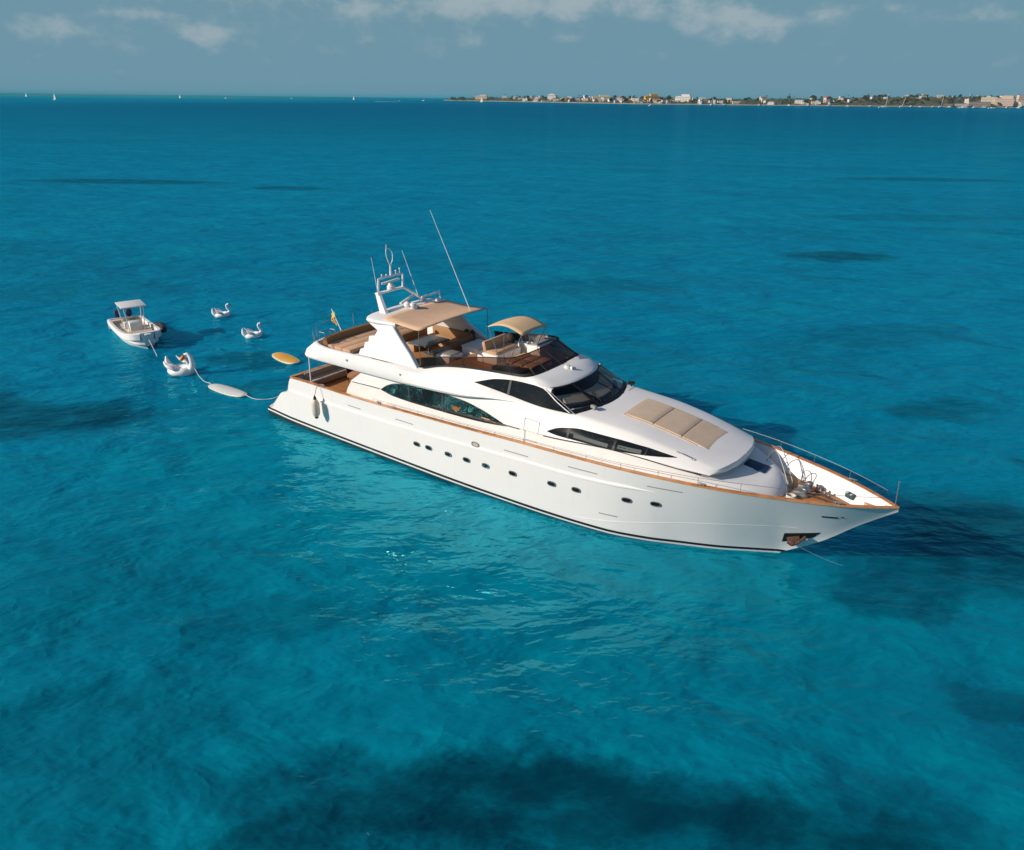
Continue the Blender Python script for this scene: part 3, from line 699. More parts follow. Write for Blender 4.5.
# pilothouse side glass
for sg in (-1, 1):
    U = pchip([14.15, 15.19, 16.06, 16.8, 17.42, 18.0, 18.72], [4.905, 5.20, 5.285, 5.26, 5.17, 4.86, 4.53]); L = pchip([14.15, 14.85, 15.97, 17.38, 18.72], [4.90, 4.80, 4.67, 4.535, 4.515])
    Uy = pchip([14.15, 14.5, 15.19, 16.06, 17.42, 18.0, 18.72], [2.56, 2.46, 2.31, 2.22, 2.09, 2.18, 2.275]); Ly = pchip([14.15, 15, 16, 17.38, 18.72], [2.57, 2.48, 2.44, 2.42, 2.29])
    mb = MB(); rows = []
    for x in np.linspace(14.15, 18.72, 36):
        a, b_ = Vector((x, sg * (Ly(x) + .04), L(x))), Vector((x, sg * (Uy(x) + .035), U(x))); rows.append([a.lerp(b_, k / 4) for k in range(5)])
    mb.quadgrid(rows); pw = obj('pilothouse_window', mb, 'dark_glass', yacht, 60)
    for x, wd in ((15.9, .06),):
        r0 = min(rows, key=lambda r: abs(r[0].x - x)); mb = MB(); mb.quadgrid([[p + Vector((d, sg * .012, 0)) for p in r0] for d in (-wd, wd)]); obj('mullion', mb, 'mullion_grey', pw, None)
    mb = MB(); mb.quadgrid([[Vector((x + d, sg * (Uy(min(x, 18.72)) + .047), U(min(x, 18.72)) + .005)) for d in (-.035, .045)] for x in np.linspace(17.42, 18.74, 8)]); obj('pillar_trim', mb, 'gelcoat', pw, None)
    # wing mirror / camera housings at the screen foot
    mb = MB(); y = 1.45 * sg if sg < 0 else 2.0
    xx = 19.36 if sg < 0 else 19.25
    mb.box((xx, y, 4.66), (.3, .16, .14), Matrix.Rotation(R(20 * sg), 3, 'Z'), .04); mb.tube([(xx, y, 4.5), (xx, y, 4.66)], .03); obj('wiper_motor', mb, 'black_trim' if sg > 0 else 'grey_top', yacht)

# ---- coachroof sunpad, grab rails
def top_z(x, y):
    P = bodyB(x); P = P[6:]; yy = [p[0] for p in P][::-1]; zz = [p[1] for p in P][::-1]
    return float(np.interp(abs(y), yy, zz))
pad_e = [20.58, 21.78, 23.0, 24.2]
mb = MB(); rows = [[Vector((x, y, top_z(x, y) + .02)) for y in np.linspace(-1.1, 1.1, 7)] for x in np.linspace(20.5, 24.28, 12)]
up = [[p + Vector((0, 0, .02)) for p in r] for r in rows]; mb.quadgrid(up)
edge = lambda g: [r[0] for r in g] + g[-1][1:] + [r[-1] for r in reversed(g[:-1])] + list(reversed(g[0][1:-1]))
mb.quadgrid([edge(rows), edge(up)], close=True); obj('sunpad_base', mb, 'sunpad_fabric', yacht, 40)
for a, b_ in zip(pad_e, pad_e[1:]):
    def padgrid(h, ins):
        return [[Vector((x, y, top_z(x, y) + .04 + h)) for y in np.linspace(-1.02 + ins, 1.02 - ins, 9)] for x in np.linspace(a + .02 + ins, b_ - .02 - ins, 6)]
    g0, g1, g2 = padgrid(-.02, 0), padgrid(.02, 0), padgrid(.03, .02)
    mb = MB(); mb.quadgrid([edge(g0), edge(g1), edge(g2)], close=True); mb.quadgrid(g2); obj('sunpad_cushion', mb, 'sunpad_fabric', yacht, 25)
mb = MB(); mb.tube([(23.3, -2.1, 4.02), (23.35, -2.14, 4.08), (23.9, -2.1, 3.95), (23.95, -2.06, 3.86)], .015, 6); obj('grab_rail', mb, 'stainless', yacht)
mb = MB(); mb.box((25.6, .28, 3.19), (.85, .68, .06), Matrix.Rotation(R(7), 3, 'Y'), .02); obj('foredeck_hatch', mb, 'navy_cover', yacht)
# foredeck ladder
mb = MB()
for y in (.55, 1.05):
    mb.tube(spline([(25.75, y + .45, 3.1), (25.85, y + .45, 3.55), (26.1, y + .38, 3.68), (26.45, y + .1, 3.35), (26.78, y - .2, 2.9), (27.0, y - .42, 2.6)], 5), .019, 7)
for k in range(4):
    t = k / 3; mb.tube([(26.48 + .42 * t, .62 - .4 * t, 3.30 - .55 * t), (26.48 + .42 * t, 1.12 - .4 * t, 3.30 - .55 * t)], .013, 6)
obj('foredeck_ladder', mb, 'stainless', yacht)
# windlass group, capstans, hoop, cleats, hawse box
mb = MB()
for y in (-.28, .28):
    mb.lathe([(.16, 0), (.17, .05), (.10, .10), (.09, .22), (.14, .30), (.12, .34), (.01, .35)], (27.55, y + .35, 2.61), 16)
    mb.box((27.35, y + .35, 2.70), (.4, .22, .18), bev=.04)
obj('windlass', mb, 'stainless', yacht)
mb = MB()
for y in (.07, .63): mb.tube([(27.65, y, 2.7), (28.2, y * .5 + .1, 2.66), (28.8, .05 + .1 * (1 if y > .3 else -1), 2.66)], .04, 6)
obj('anchor_chain', mb, 'chain_rust', yacht)
mb = MB(); mb.tube([(27.2 + .17 * math.cos(t), -.42 + .16 * math.sin(t), 2.63 + .007 * t) for t in np.linspace(0, 19, 60)], .02, 6); obj('coiled_line', mb, 'rope_white', yacht)
mb = MB(); mb.tube(spline([(27.1, 1.2, 2.6), (27.12, 1.2, 3.0), (27.28, 1.2, 3.12), (27.44, 1.18, 3.0), (27.46, 1.16, 2.6)], 5), .018, 6); obj('hoop_rail', mb, 'stainless', yacht)
for k, (x, y) in enumerate([(27.75, .98), (27.92, .88), (28.1, .76), (28.28, .62)]):
    mb = MB(); mb.lathe([(.06, 0), (.035, .03), (.03, .12), (.06, .15), (.01, .17)], (x, y, 2.605), 12); obj('bollard', mb, 'stainless', yacht)
for sg in (-1, 1):
    for x in (5.0, 9.0, 24.6, 28.9):
        mb = MB(); y = sg * (hb(x) - .07); mb.box((x, y, zc(x) + .12), (.3, .05, .05), bev=.02); mb.box((x - .06, y, zc(x) + .08), (.04, .05, .08)); mb.box((x + .06, y, zc(x) + .08), (.04, .05, .08)); obj('cleat', mb, 'stainless', yacht)
mb = MB(); mb.box((28.98, .62, 2.86), (.34, .16, .22), Matrix.Rotation(R(-28), 3, 'Z'), .04); hz = obj('hawse_cover', mb, 'green_cover', yacht)
mb = MB(); mb.box((28.90, .56, 2.99), (.06, .13, .03), Matrix.Rotation(R(-28), 3, 'Z'), .01); mb.box((29.05, .50, 2.97), (.06, .13, .03), Matrix.Rotation(R(-28), 3, 'Z'), .01); obj('cover_strap', mb, 'rope_white', hz)
mb = MB(); mb.prism([(29.55, .16, 2.88), (29.95, .1, 2.88), (29.72, -.08, 2.88)], (0, 0, .12)); obj('locker_lid', mb, 'deck_cushion', yacht)
mb = MB(); mb.tube([(30.55, 0, 3.2), (30.5, 0, 4.15)], .018, 6); mb.ball((30.5, 0, 4.15), .03, 8); obj('jackstaff', mb, 'stainless', yacht)

# ---- stainless rails
def railing(name, pts_fn, xs, h, r=.018, posts=1.5, mid=False):
    for sg in (-1, 1):
        mb = MB(); top = [Vector(pts_fn(x, sg)) + Vector((0, 0, h(x) if callable(h) else h)) for x in xs]
        mb.tube(top, r, 6)
        x = xs[0]
        while x <= xs[-1]:
            p = Vector(pts_fn(x, sg)); mb.tube([p, p + Vector((0, 0, h(x) if callable(h) else h))], r * .9, 6); x += posts
        obj(name, mb, 'stainless', yacht)
railing('side_rail', lambda x, s: (x, s * (hb(x) - .07), zc(x) + .03), list(np.linspace(8.6, 30.2, 60)), pchip([8.6, 20, 24, 27, 30.2], [.17, .2, .28, .36, .36]), .009, 1.44)
mb = MB()
for y in (-2.4, -1.2, 1.2, 2.4): mb.tube([(2.46, y, 2.72), (2.46, y, 3.15)], .016, 6)
obj('stern_post', mb, 'stainless', yacht)

# ---- aft cockpit
mb = MB(); mb.quadgrid([[Vector((7.9, y, z)) for z in (2.0, 4.1)] for y in (-2.7, 2.7)]); ab = obj('saloon_bulkhead', mb, 'gelcoat', yacht, None)
for y in (-1.35, -.45, .45, 1.35):
    mb = MB(); mb.box((7.885, y, 3.0), (.03, .82, 1.9), bev=.01); obj('glass_door', mb, 'dark_glass', ab)
    mb = MB(); mb.box((7.87, y + .43, 3.0), (.05, .05, 1.95)); obj('door_frame', mb, 'interior_wood', ab)
mb = MB(); mb.box((2.85, 0, 2.22), (.6, 4.6, .36), bev=.06); st = obj('stern_settee', mb, 'beige_upholstery', yacht)
mb = MB(); mb.box((2.58, 0, 2.52), (.16, 4.7, .42), bev=.06); obj('back_cushion', mb, 'beige_upholstery', st)
for sg in (-1, 1):
    mb = MB(); mb.tube([(3.72, sg * 2.82, 2.7), (3.76, sg * 2.82, 4.05)], .035, 8); obj('overhang_post', mb, 'white_metal', yacht)
mb = MB(); mb.prism([(7.2, -2.6, 2.0), (7.2, -2.0, 2.0), (7.8, -2.0, 2.0), (7.8, -2.6, 2.0)], (0, 0, 1.2)); obj('cockpit_locker', mb, 'interior_wood', yacht)

# ---- upper aft deck: sun cushion, brown bolsters, rails, flagstaff
for k in range(3):
    x0_, x1_ = 4.5 + k * .58, 4.5 + (k + 1) * .58 - .015
    mb = MB(); mb.box(((x0_ + x1_) / 2, -.05, 4.56), (x1_ - x0_, 4.5, .28), bev=.04); obj('sun_cushion', mb, 'deck_cushion', yacht)
mb = MB(); mb.box((6.85, -.1, 4.42), (1.1, 4.6, .14), bev=.03); obj('deck_locker', mb, 'nonskid', yacht)
mb = MB(); inner = [(5.3, 2.75), (4.8, 2.62), (4.4, 2.3), (4.22, 1.6), (4.14, .6), (4.12, -.2), (4.15, -1.2), (4.24, -1.9), (4.42, -2.4)]
ip = spline([(x, y, 0) for x, y in inner], 5); rows = []
for i, p in enumerate(ip):
    t = (ip[min(i + 1, len(ip) - 1)] - ip[max(i - 1, 0)]).normalized(); n = Vector((t.y, -t.x, 0)) * -1
    if n.dot(Vector((6, 0, 0)) - p) < 0: n = -n
    rows.append([p + Vector((0, 0, 4.4)), p + Vector((0, 0, 4.98)), p + n * .06 + Vector((0, 0, 5.02)), p + n * .2 + Vector((0, 0, 4.98)), p + n * .3 + Vector((0, 0, 4.4))])
mb.quadgrid(rows); mb.fan(rows[0]); mb.fan(rows[-1], True); obj('back_bolster', mb, 'brown_cushion', yacht)
mb = MB()
for y in (-2.2, -1.5): mb.tube(spline([(3.98, y, 4.8), (3.96, y, 5.15), (4.05, y, 5.2), (4.3, y, 5.2), (4.36, y, 5.15), (4.36, y, 4.5)], 4), .018, 6)
mb.tube([(3.98, -2.2, 5.18), (3.96, -1.5, 5.18)], .018, 6); obj('deck_gate', mb, 'stainless', yacht)
mb = MB()
for x, y in [(3.9, -2.55), (3.4, -1.9), (3.1, .9), (3.4, 2.0), (4.6, 2.95), (6.5, 3.02)]: mb.tube([(x, y, 4.75), (x, y, 5.35)], .016, 6)
mb.tube(spline([(4.6, -2.98, 5.0), (3.9, -2.55, 5.3), (3.4, -1.9, 5.33), (3.08, -.9, 5.33), (3.02, 0, 5.33)], 5), .014, 6)
obj('aft_rail', mb, 'stainless', yacht)
mb = MB(); mb.tube([(3.05, .35, 4.75), (2.15, .55, 5.85)], .022, 7); fs = obj('flagstaff', mb, 'white_metal', yacht); fs.location = (.05, -.3, -.28)
mb = MB(); rows = []
for i in range(7):
    t = i / 6
    rows.append([Vector((2.2 + .25 * t + .04 * math.sin(9 * t), .54 - .06 * s_ + .08 * math.sin(6 * t + s_ * 2), 5.78 - .62 * t * 1.0 - .1 * s_)) + Vector((-.16 * s_ * (1 - .4 * t), .05 * s_, -.12 * s_)) for s_ in (0, .33, .66, 1)])
mb.quadgrid(rows); fl = obj('flag', mb, 'flag_yellow', fs)
mb = MB(); mb.quadgrid([[p + Vector((.004, -.006, 0)) for p in r[1:3]] for r in rows[3:6]]); obj('flag_emblem', mb, 'flag_red', fl)

# ---- radar arch fins and hardtop
finp = [(11.05, 4.84), (10.35, 5.38), (9.75, 5.84), (9.1, 6.38), (7.75, 6.42), (7.62, 6.28), (8.2, 6.05), (8.05, 5.75), (7.72, 5.72), (7.72, 5.42), (7.5, 5.40), (7.5, 5.1), (7.3, 5.08), (7.3, 4.82)]
def fin_y(z): return lin([4.8, 5.2, 6.4], [2.78, 2.56, 2.22])(z)
for sg in (-1, 1):
    mb = MB(); A = [Vector((x, sg * fin_y(z), z)) for x, z in finp]; B = [Vector((x if i < 4 else x, sg * (fin_y(z) - .26), z)) for i, (x, z) in enumerate(finp)]
    mb.fan(A); mb.fan(B, True); mb.quadgrid([B, A], close=True); fo = obj('arch_fin', mb, 'gelcoat', yacht, 20)
    bv = fo.modifiers.new('b', 'BEVEL'); bv.width = .05; bv.segments = 3; bv.limit_method = 'ANGLE'
    for x in (9.8, 10.18):
        mb = MB(); mb.lathe([(.12, -.04), (.12, .02), (.02, .025)], (x, sg * (fin_y(5.24) - .28), 5.24), 16, Matrix.Rotation(R(90 * sg), 3, 'X')); obj('speaker', mb, 'black_trim', fo)
    mb = MB(); mb.box((10.0, sg * (fin_y(5.5) + .0), 5.45), (.16, .03, .06), bev=.01); obj('side_light', mb, 'grey_top', fo)
hp = [(9.25, 2.2), (8.3, 2.36), (7.7, 2.36), (7.42, 2.2), (7.25, 1.7), (7.15, 0)]
ring = [(x, -y) for x, y in hp] + [(x, y) for x, y in reversed(hp[:-1])]
ring = [(p.x, p.y) for p in spline([(x, y, 0) for x, y in ring], 4)]
mb = MB(); cx = 8.2
lev = [(.88, 6.3), (.97, 6.34), (1.0, 6.44), (.985, 6.54), (.92, 6.6), (.6, 6.66)]
rws = [[Vector((cx + (x - cx) * k, y * k, z)) for x, y in ring] for k, z in lev]
mb.quadgrid(rws, close=True); mb.fan(rws[0], True); mb.fan(rws[-1]); obj('arch_hardtop', mb, 'gelcoat', yacht, 40)
# mast: slanted legs, bar, upper frame, radar scanners, pole with loop
mb = MB()
for sg in (-1, 1):
    mb.prism([(8.15, sg * 1.62, 6.6), (7.75, sg * 1.62, 6.6), (6.78, sg * .92, 7.34), (7.0, sg * .92, 7.36)], (0, -sg * .16, .02))
mb.box((6.92, 0, 7.32), (.24, 1.95, .09), bev=.03)
mb.tube(spline([(6.92, -.84, 7.32), (6.96, -.84, 7.9), (6.98, -.76, 8.02), (6.99, 0, 8.04), (6.98, .76, 8.02), (6.96, .84, 7.9), (6.92, .84, 7.32)], 5), .05, 8)
mast = obj('radar_mast', mb, 'white_metal', yacht, 35)
mb = MB(); mb.lathe([(.10, 0), (.2, .03), (.2, .16), (.12, .26), (.1, .34), (.02, .36)], (6.95, 0, 7.37), 16); mb.box((6.95, .0, 7.77), (.14, 1.35, .1), Matrix.Rotation(R(8), 3, 'Z'), .03); obj('radar_scanner', mb, 'white_plastic', mast)
mb = MB(); mb.lathe([(.12, 0), (.18, .05), (.18, .2), (.1, .3), (.02, .32)], (8.0, 0, 6.66), 16); mb.box((8.0, 0, 7.04), (.13, 1.75, .1), Matrix.Rotation(R(22), 3, 'Z'), .03); obj('radar_scanner', mb, 'white_plastic', mast)
mb = MB(); mb.tube([(6.98, 0, 8.04), (6.98, 0, 8.6)], [.07, .035], 8); mb.tube(spline([(6.98, 0, 8.55), (6.98, .16, 8.75), (6.96, .2, 9.1), (6.94, .05, 9.3), (6.93, -.16, 9.35), (6.95, -.2, 9.05), (6.97, -.1, 8.72), (6.98, 0, 8.55)], 4), .025, 6)
mb.tube([(6.93, -.16, 9.35), (6.93, -.16, 9.55)], .02, 6); obj('mast_pole', mb, 'white_metal', mast)
for y, h in ((-.6, .14), (-.3, .1), (.35, .2), (.62, .26)):
    mb = MB(); mb.tube([(6.98, y, 8.03), (6.98, y, 8.03 + h)], .02, 6); mb.ball((6.98, y, 8.03 + h), .05, 10); obj('mast_lamp', mb, 'white_plastic', mast)
mb = MB(); mb.tube([(8.3, .7, 7.05), (8.35, 1.95, 7.1), (8.45, 1.95, 6.65)], .045, 6); mb.lathe([(.14, 0), (.16, .1), (.1, .22), (.01, .25)], (8.5, 1.7, 6.64), 14); mb.lathe([(.2, 0), (.22, .15), (.14, .32), (.01, .36)], (8.6, -.25, 6.66), 16); obj('antenna_bracket', mb, 'white_plastic', mast)
for p in [((7.74, 1.2, 6.65), (6.65, 1.2, 9.05)), ((7.2, -1.0, 6.6), (6.74, -1.0, 9.05)), ((10.74, 1.5, 6.5), (8.31, 1.5, 11.1))]:
    mb = MB(); mb.tube([p[0], p[1]], [.022, .010], 6); obj('whip_antenna', mb, 'white_plastic', yacht)
# awning with stay poles
mb = MB(); rows = []
for i in range(11):
    t = i / 10; r = []
    for k in range(11):
        s_ = k / 10; y = -(2.2 + .3 * t) * (1 - 2 * s_)
        r.append(Vector((8.5 + 2.48 * t + .05 * math.sin(math.pi * s_), y, 6.68 - .12 * t - .10 * math.sin(math.pi * t) * (.5 + .5 * math.sin(math.pi * s_)) + .10 * math.sin(math.pi * s_))))
    rows.append(r)
mb.quadgrid(rows); ao = obj('awning', mb, 'tan_canvas', yacht, 60); sd = ao.modifiers.new('s', 'SOLIDIFY'); sd.thickness = .015
for sg in (-1, 1):
    mb = MB(); mb.tube([(10.95, sg * 2.48, 6.58), (11.0, sg * 2.50, 4.95)], .018, 6); obj('awning_pole', mb, 'stainless', ao)
# bimini over the helm
mb = MB(); rows = []
for i in range(13):
    t = i / 12; x = 13.62 + 1.85 * t; z = 6.72 + .32 * math.sin(math.pi * (.12 + .80 * t)) + .04 * (1 - t)
    rows.append([Vector((x, y, z + .05 * (1 - (y / .95)**2))) for y in np.linspace(-.95, .95, 9)])
mb.quadgrid(rows); bo = obj('bimini', mb, 'bimini_canvas', yacht, 60); sd = bo.modifiers.new('s', 'SOLIDIFY'); sd.thickness = .03
for sg in (-1, 1):
    mb = MB()
    for x in (13.66, 14.5, 15.42): mb.tube([(14.55 + (x - 14.55) * .1, sg * 1.0, 5.2), (x, sg * .95, 6.84 if x < 15 else 6.78)], .016, 6)
    obj('bimini_frame', mb, 'stainless', bo)
# flybridge wrap-round screen
sb = [(11.3, -2.70, 4.93), (12.25, -2.48, 5.16), (13.4, -2.32, 5.30), (14.6, -2.22, 5.37), (15.6, -2.13, 5.41), (16.25, -2.02, 5.42), (16.62, -1.8, 5.50), (16.78, -1.4, 5.53), (16.85, -.7, 5.55), (16.87, 0, 5.56)]
stp = [(11.3, -2.6, 5.42), (12.1, -2.40, 5.56), (13.2, -2.26, 5.74), (14.3, -2.14, 5.92), (15.1, -2.0, 6.02), (15.5, -1.85, 6.06), (15.66, -1.6, 6.07), (15.74, -1.2, 6.08), (15.8, -.6, 6.09), (15.81, 0, 6.09)]
SB, ST = spline(mirror(sb), 4), spline(mirror(stp), 4)
mb = MB(); mb.quadgrid([[a.lerp(b_, k / 3) for a, b_ in zip(SB, ST)] for k in range(4)]); fs_ = obj('flybridge_screen', mb, 'brown_tint_glass', yacht, 60)
mb = MB(); mb.tube(ST, .022, 6); mb.quadgrid([[a.lerp(b_, t) + Vector((0, 0, .008)) for a, b_ in zip(SB, ST)] for t in (0, .13)])
NS = len(SB) - 1
for f in (.12, .24, .355, .42, .5, .58, .645, .76, .88):
    j = int(f * NS); mb.tube([SB[j] + Vector((0, 0, .01)), ST[j]], .022, 6)
obj('screen_frame', mb, 'black_trim', fs_, 60)
# flybridge furniture
mb = MB(); mb.box((15.15, -.55, 5.12), (1.5, 2.6, .36), bev=.04); fsn = obj('forward_sunpad', mb, 'gelcoat', yacht)
for x in (14.62, 15.15, 15.68):
    for y in (-1.32, -.45, .35):
        mb = MB(); mb.box((x, y, 5.36), (.48, .78, .14), bev=.05); obj('pad_cushion', mb, 'tan_cushion', fsn)
mb = MB(); mb.box((14.85, 1.45, 5.3), (.75, 1.2, .95), Matrix.Rotation(R(-6), 3, 'Y'), .08); hc = obj('helm_console', mb, 'gelcoat', yacht)
mb = MB(); mb.box((14.8, 1.45, 5.80), (.5, 1.0, .05), Matrix.Rotation(R(-12), 3, 'Y'), .02); obj('instrument_panel', mb, 'grey_top', hc)
mb = MB(); mb.tube([(14.3 , 1.4 + .22 * math.cos(t), 5.6 + .22 * math.sin(t)) for t in np.linspace(0, 2 * math.pi, 20)[:-1]], .02, 6, closed=True); mb.tube([(14.3, 1.4, 5.6), (14.5, 1.4, 5.55)], .02, 6); obj('steering_wheel', mb, 'black_trim', hc)
mb = MB(); mb.box((12.95, .8, 5.05), (1.15, 1.9, .45), bev=.06); hs = obj('helm_seat', mb, 'gelcoat', yacht)
mb = MB(); mb.box((13.05, .8, 5.33), (.75, 1.7, .16), bev=.06); obj('seat_cushion', mb, 'tan_cushion', hs)
mb = MB(); mb.box((12.72, .8, 5.55), (.2, 1.75, .5), Matrix.Rotation(R(-14), 3, 'Y'), .07); obj('back_cushion', mb, 'tan_cushion', hs)
mb = MB(); mb.box((12.1, 2.1, 5.2), (.5, .5, .6), bev=.1); mb.ball((12.6, 2.1, 5.4), (.3, .2, .3)); obj('speaker_locker', mb, 'dark_wicker', yacht)
mb = MB(); mb.box((11.35, 1.25, 4.72), (1.0, 1.3, .72), bev=.05); wb = obj('wet_bar', mb, 'gelcoat', yacht)
mb = MB(); mb.box((11.35, 1.25, 5.1), (1.05, 1.36, .05), bev=.02); obj('worktop', mb, 'white_plastic', wb)
mb = MB(); mb.box((10.95, -.45, 4.68), (.85, 1.0, .64), bev=.06); bx = obj('grill_cabinet', mb, 'gelcoat', yacht)
mb = MB(); mb.box((10.95, -.4, 5.02), (.7, .75, .05), bev=.02); obj('worktop', mb, 'grey_top', bx)
mb = MB(); mb.box((8.9, 1.9, 4.58), (2.6, .75, .44), bev=.06); mb.box((7.85, .9, 4.58), (.7, 1.6, .44), bev=.06); mb.box((10.0, 1.4, 4.58), (.6, 1.2, .44), bev=.06); so_ = obj('flybridge_sofa', mb, 'tan_cushion', yacht)
mb = MB(); mb.box((8.9, 2.32, 4.95), (2.7, .18, .5), bev=.06); mb.box((7.5, .9, 4.95), (.18, 1.9, .5), bev=.06); mb.box((10.28, 1.4, 4.92), (.16, 1.5, .45), bev=.06); obj('back_cushion', mb, 'brown_cushion', so_)
mb = MB(); mb.box((9.3, -1.85, 4.58), (2.4, .7, .44), bev=.06); s2 = obj('starboard_bench', mb, 'brown_cushion', yacht)
mb = MB(); mb.box((8.9, .45, 4.98), (1.25, 1.75, .06), bev=.02); tb = obj('flybridge_table', mb, 'charcoal_top', yacht)
mb = MB(); mb.tube([(8.9, .45, 4.37), (8.9, .45, 4.96)], .07, 10); mb.lathe([(.3, 0), (.3, .03), (.05, .05)], (8.9, .45, 4.366), 16); obj('table_leg', mb, 'stainless', tb)
mb = MB(); mb.box((9.95, .2, 4.82), (.55, .9, .08), bev=.03); mb.box((9.95, .2, 4.57), (.45, .8, .4), bev=.03); obj('low_table', mb, 'grey_top', yacht)
mb = MB(); mb.lathe([(.3, 0), (.36, .1), (.36, .45), (.28, .56), (.02, .58)], (8.6, -1.4, 4.9), 20); obj('liferaft_canister', mb, 'white_plastic', yacht)

# things standing on or hanging from the yacht
tt = thing('dining_table', 'oval varnished wooden dining table standing in the yacht aft cockpit', 'table', yw(4.95, -.3, 2.0), YR)
mb = MB(); mb.lathe([(.02, .70), (.62, .70), (.66, .72), (.66, .75), (.02, .76)], (0, 0, 0), 28)
o = obj('tabletop', mb, 'cap_teak', tt); o.scale = (.95, 1.6, 1)
mb = MB(); mb.lathe([(.3, 0), (.3, .04), (.07, .1), (.07, .7), (.2, .71)], (0, 0, 0), 16); obj('pedestal', mb, 'cap_teak', tt)
def chair(label, x, y, rz, first=[None]):
    if first[0] is None:
        t = thing('cockpit_chair', label, 'chair', group='dark chairs in the aft cockpit')
        mb = MB(); mb.box((0, 0, .44), (.5, .5, .08), bev=.03); obj('seat', mb, 'dark_wicker', t)
        mb = MB(); mb.box((-.24, 0, .68), (.06, .5, .46), Matrix.Rotation(R(-8), 3, 'Y'), .03); obj('backrest', mb, 'dark_wicker', t)
        for sx in (-.2, .2):
            for sy in (-.2, .2):
                mb = MB(); mb.tube([(sx, sy, 0), (sx, sy, .42)], .025, 6); obj('leg', mb, 'dark_wicker', t)
        first[0] = t
    else: t = copy_tree(first[0])
    t.location = yw(x, y, 2.0); t.rotation_euler = (0, 0, YR + rz); t['label'] = label; return t
chair('dark woven cockpit chair at the stern side of the wooden table', 4.0, -.2, 0)
chair('dark woven cockpit chair at the saloon end of the wooden table', 5.95, -.4, R(180))
chair('dark woven cockpit chair on the far side of the wooden table', 4.9, 1.15, R(-90))
fe = thing('fender', 'cream fender with black ends hanging on a line from the yacht rail near the stern', 'fender', yw(4.78, -3.42, 1.2), YR)
mb = MB(); mb.lathe([(.03, .0), (.09, .06), (.17, .16), (.2, .32), (.2, .75), (.15, .92), (.07, 1.02), (.03, 1.04)], (0, -.12, 0), 18); obj('body', mb, 'fender_vinyl', fe)
mb = MB(); mb.lathe([(.05, -.04), (.1, .0), (.1, .06)], (0, -.12, 0), 14); mb.lathe([(.09, 1.0), (.06, 1.12), (.03, 1.18)], (0, -.12, 0), 14); obj('end_cap', mb, 'black_rubber', fe)
mb = MB(); mb.tube([(0, -.12, 1.15), (0, .05, 1.58), (.02, .22, 1.64)], .014, 6); obj('lanyard', mb, 'black_rubber', fe)

# ================================================================== TENDER
tn = thing('tender_boat', 'small white centre-console motor boat with T-top, tied astern of the yacht', 'motorboat', (-26.95, 52.2, 0), R(-52)); tn.scale = (.80, .96, .93)
TL = 8.2
thb = pchip([-4.1, -3, 0, 2, 3.2, 3.8, 4.1], [1.22, 1.28, 1.34, 1.30, 1.12, .84, .5])
twl = pchip([-4.1, 0, 2, 3.2, 3.8, 4.1], [1.05, 1.1, .9, .5, .2, .02])
tz = pchip([-4.1, -3.6, -2, 0, 2, 4.1], [.78, .82, .80, .84, .98, 1.22])
mb = MB(); txs = list(np.linspace(-4.1, 2, 20)) + list(np.linspace(2.2, 4.1, 14))
for sg in (-1, 1):
    rows = []
    for x in txs:
        a, b_, c = twl(x), thb(x), tz(x); rake = .22 * max(0, (x - 2) / 2.1)
        r = [Vector((x - rake * .5, 0, -.35)), Vector((x - rake * .3, sg * a * .9, -.1)), Vector((x, sg * (a + (b_ - a) * .25), .2)), Vector((x + rake * .5, sg * (a + (b_ - a) * .6), c * .6)), Vector((x + rake * .6, sg * (b_ + .01), c * .62)), Vector((x + rake, sg * b_, c)), Vector((x + rake, sg * (b_ - .04), c + .03)), Vector((x + rake - .03, sg * max(0, b_ - .24), c + .02)), Vector((x + rake - .03, sg * max(0, b_ - .26), .38))]
        rows.append(r)
    mb.quadgrid(rows)
mb.quadgrid([[Vector((4.30, -w_, z)), Vector((4.33, 0, z)), Vector((4.30, w_, z))] for z, w_ in ((1.22, .48), (.75, .36))] + [[Vector((4.1, -.1, .2)), Vector((4.12, 0, .2)), Vector((4.1, .1, .2))]])
mb.box((-4.05, 0, .45), (.14, 2.4, .8), bev=.03); mb.prism([(3.55, -.85, 1.12), (4.35, -.45, 1.24), (4.35, .45, 1.24), (3.55, .85, 1.12)], (0, 0, .05))
mb.box((4.5, 0, 1.2), (.5, .42, .07), bev=.02)
obj('hull', mb, 'gelcoat', tn, 35)
mb = MB(); mb.quadgrid([[Vector((x, -max(.05, thb(x) - .25), .60)), Vector((x, max(.05, thb(x) - .25), .60))] for x in np.linspace(-4.0, 4.0, 20)]); obj('cockpit_sole', mb, 'tender_sole', tn, None)
for sg in (-1, 1):
    mb = MB(); mb.quadgrid([[Vector((x + .22 * max(0, (x - 2) / 2.1) * .6, sg * (twl(x) + (thb(x) - twl(x)) * .62 + .03), tz(x) * .6 + d)) for d in (-.03, .03)] for x in np.linspace(-4, 3.9, 24)]); obj('rubbing_strake', mb, 'groove', tn, None)
mb = MB(); mb.box((.1, 0, .85), (1.0, .9, .95), bev=.12); cs_ = obj('console', mb, 'white_plastic', tn)
mb = MB(); mb.prism([(.55, -.4, 1.3), (.55, .4, 1.3), (.3, .36, 1.75), (.3, -.36, 1.75)], (.02, 0, .01)); obj('console_screen', mb, 'windscreen_glass', cs_)
mb = MB(); mb.tube([(-.45, .25 * math.cos(t), 1.15 + .25 * math.sin(t)) for t in np.linspace(0, 2 * math.pi, 16)[:-1]], .02, 6, closed=True); obj('steering_wheel', mb, 'black_trim', cs_)
mb = MB(); mb.box((-1.1, 0, .75), (.6, 1.1, .7), bev=.08); hs2 = obj('leaning_seat', mb, 'white_plastic', tn)
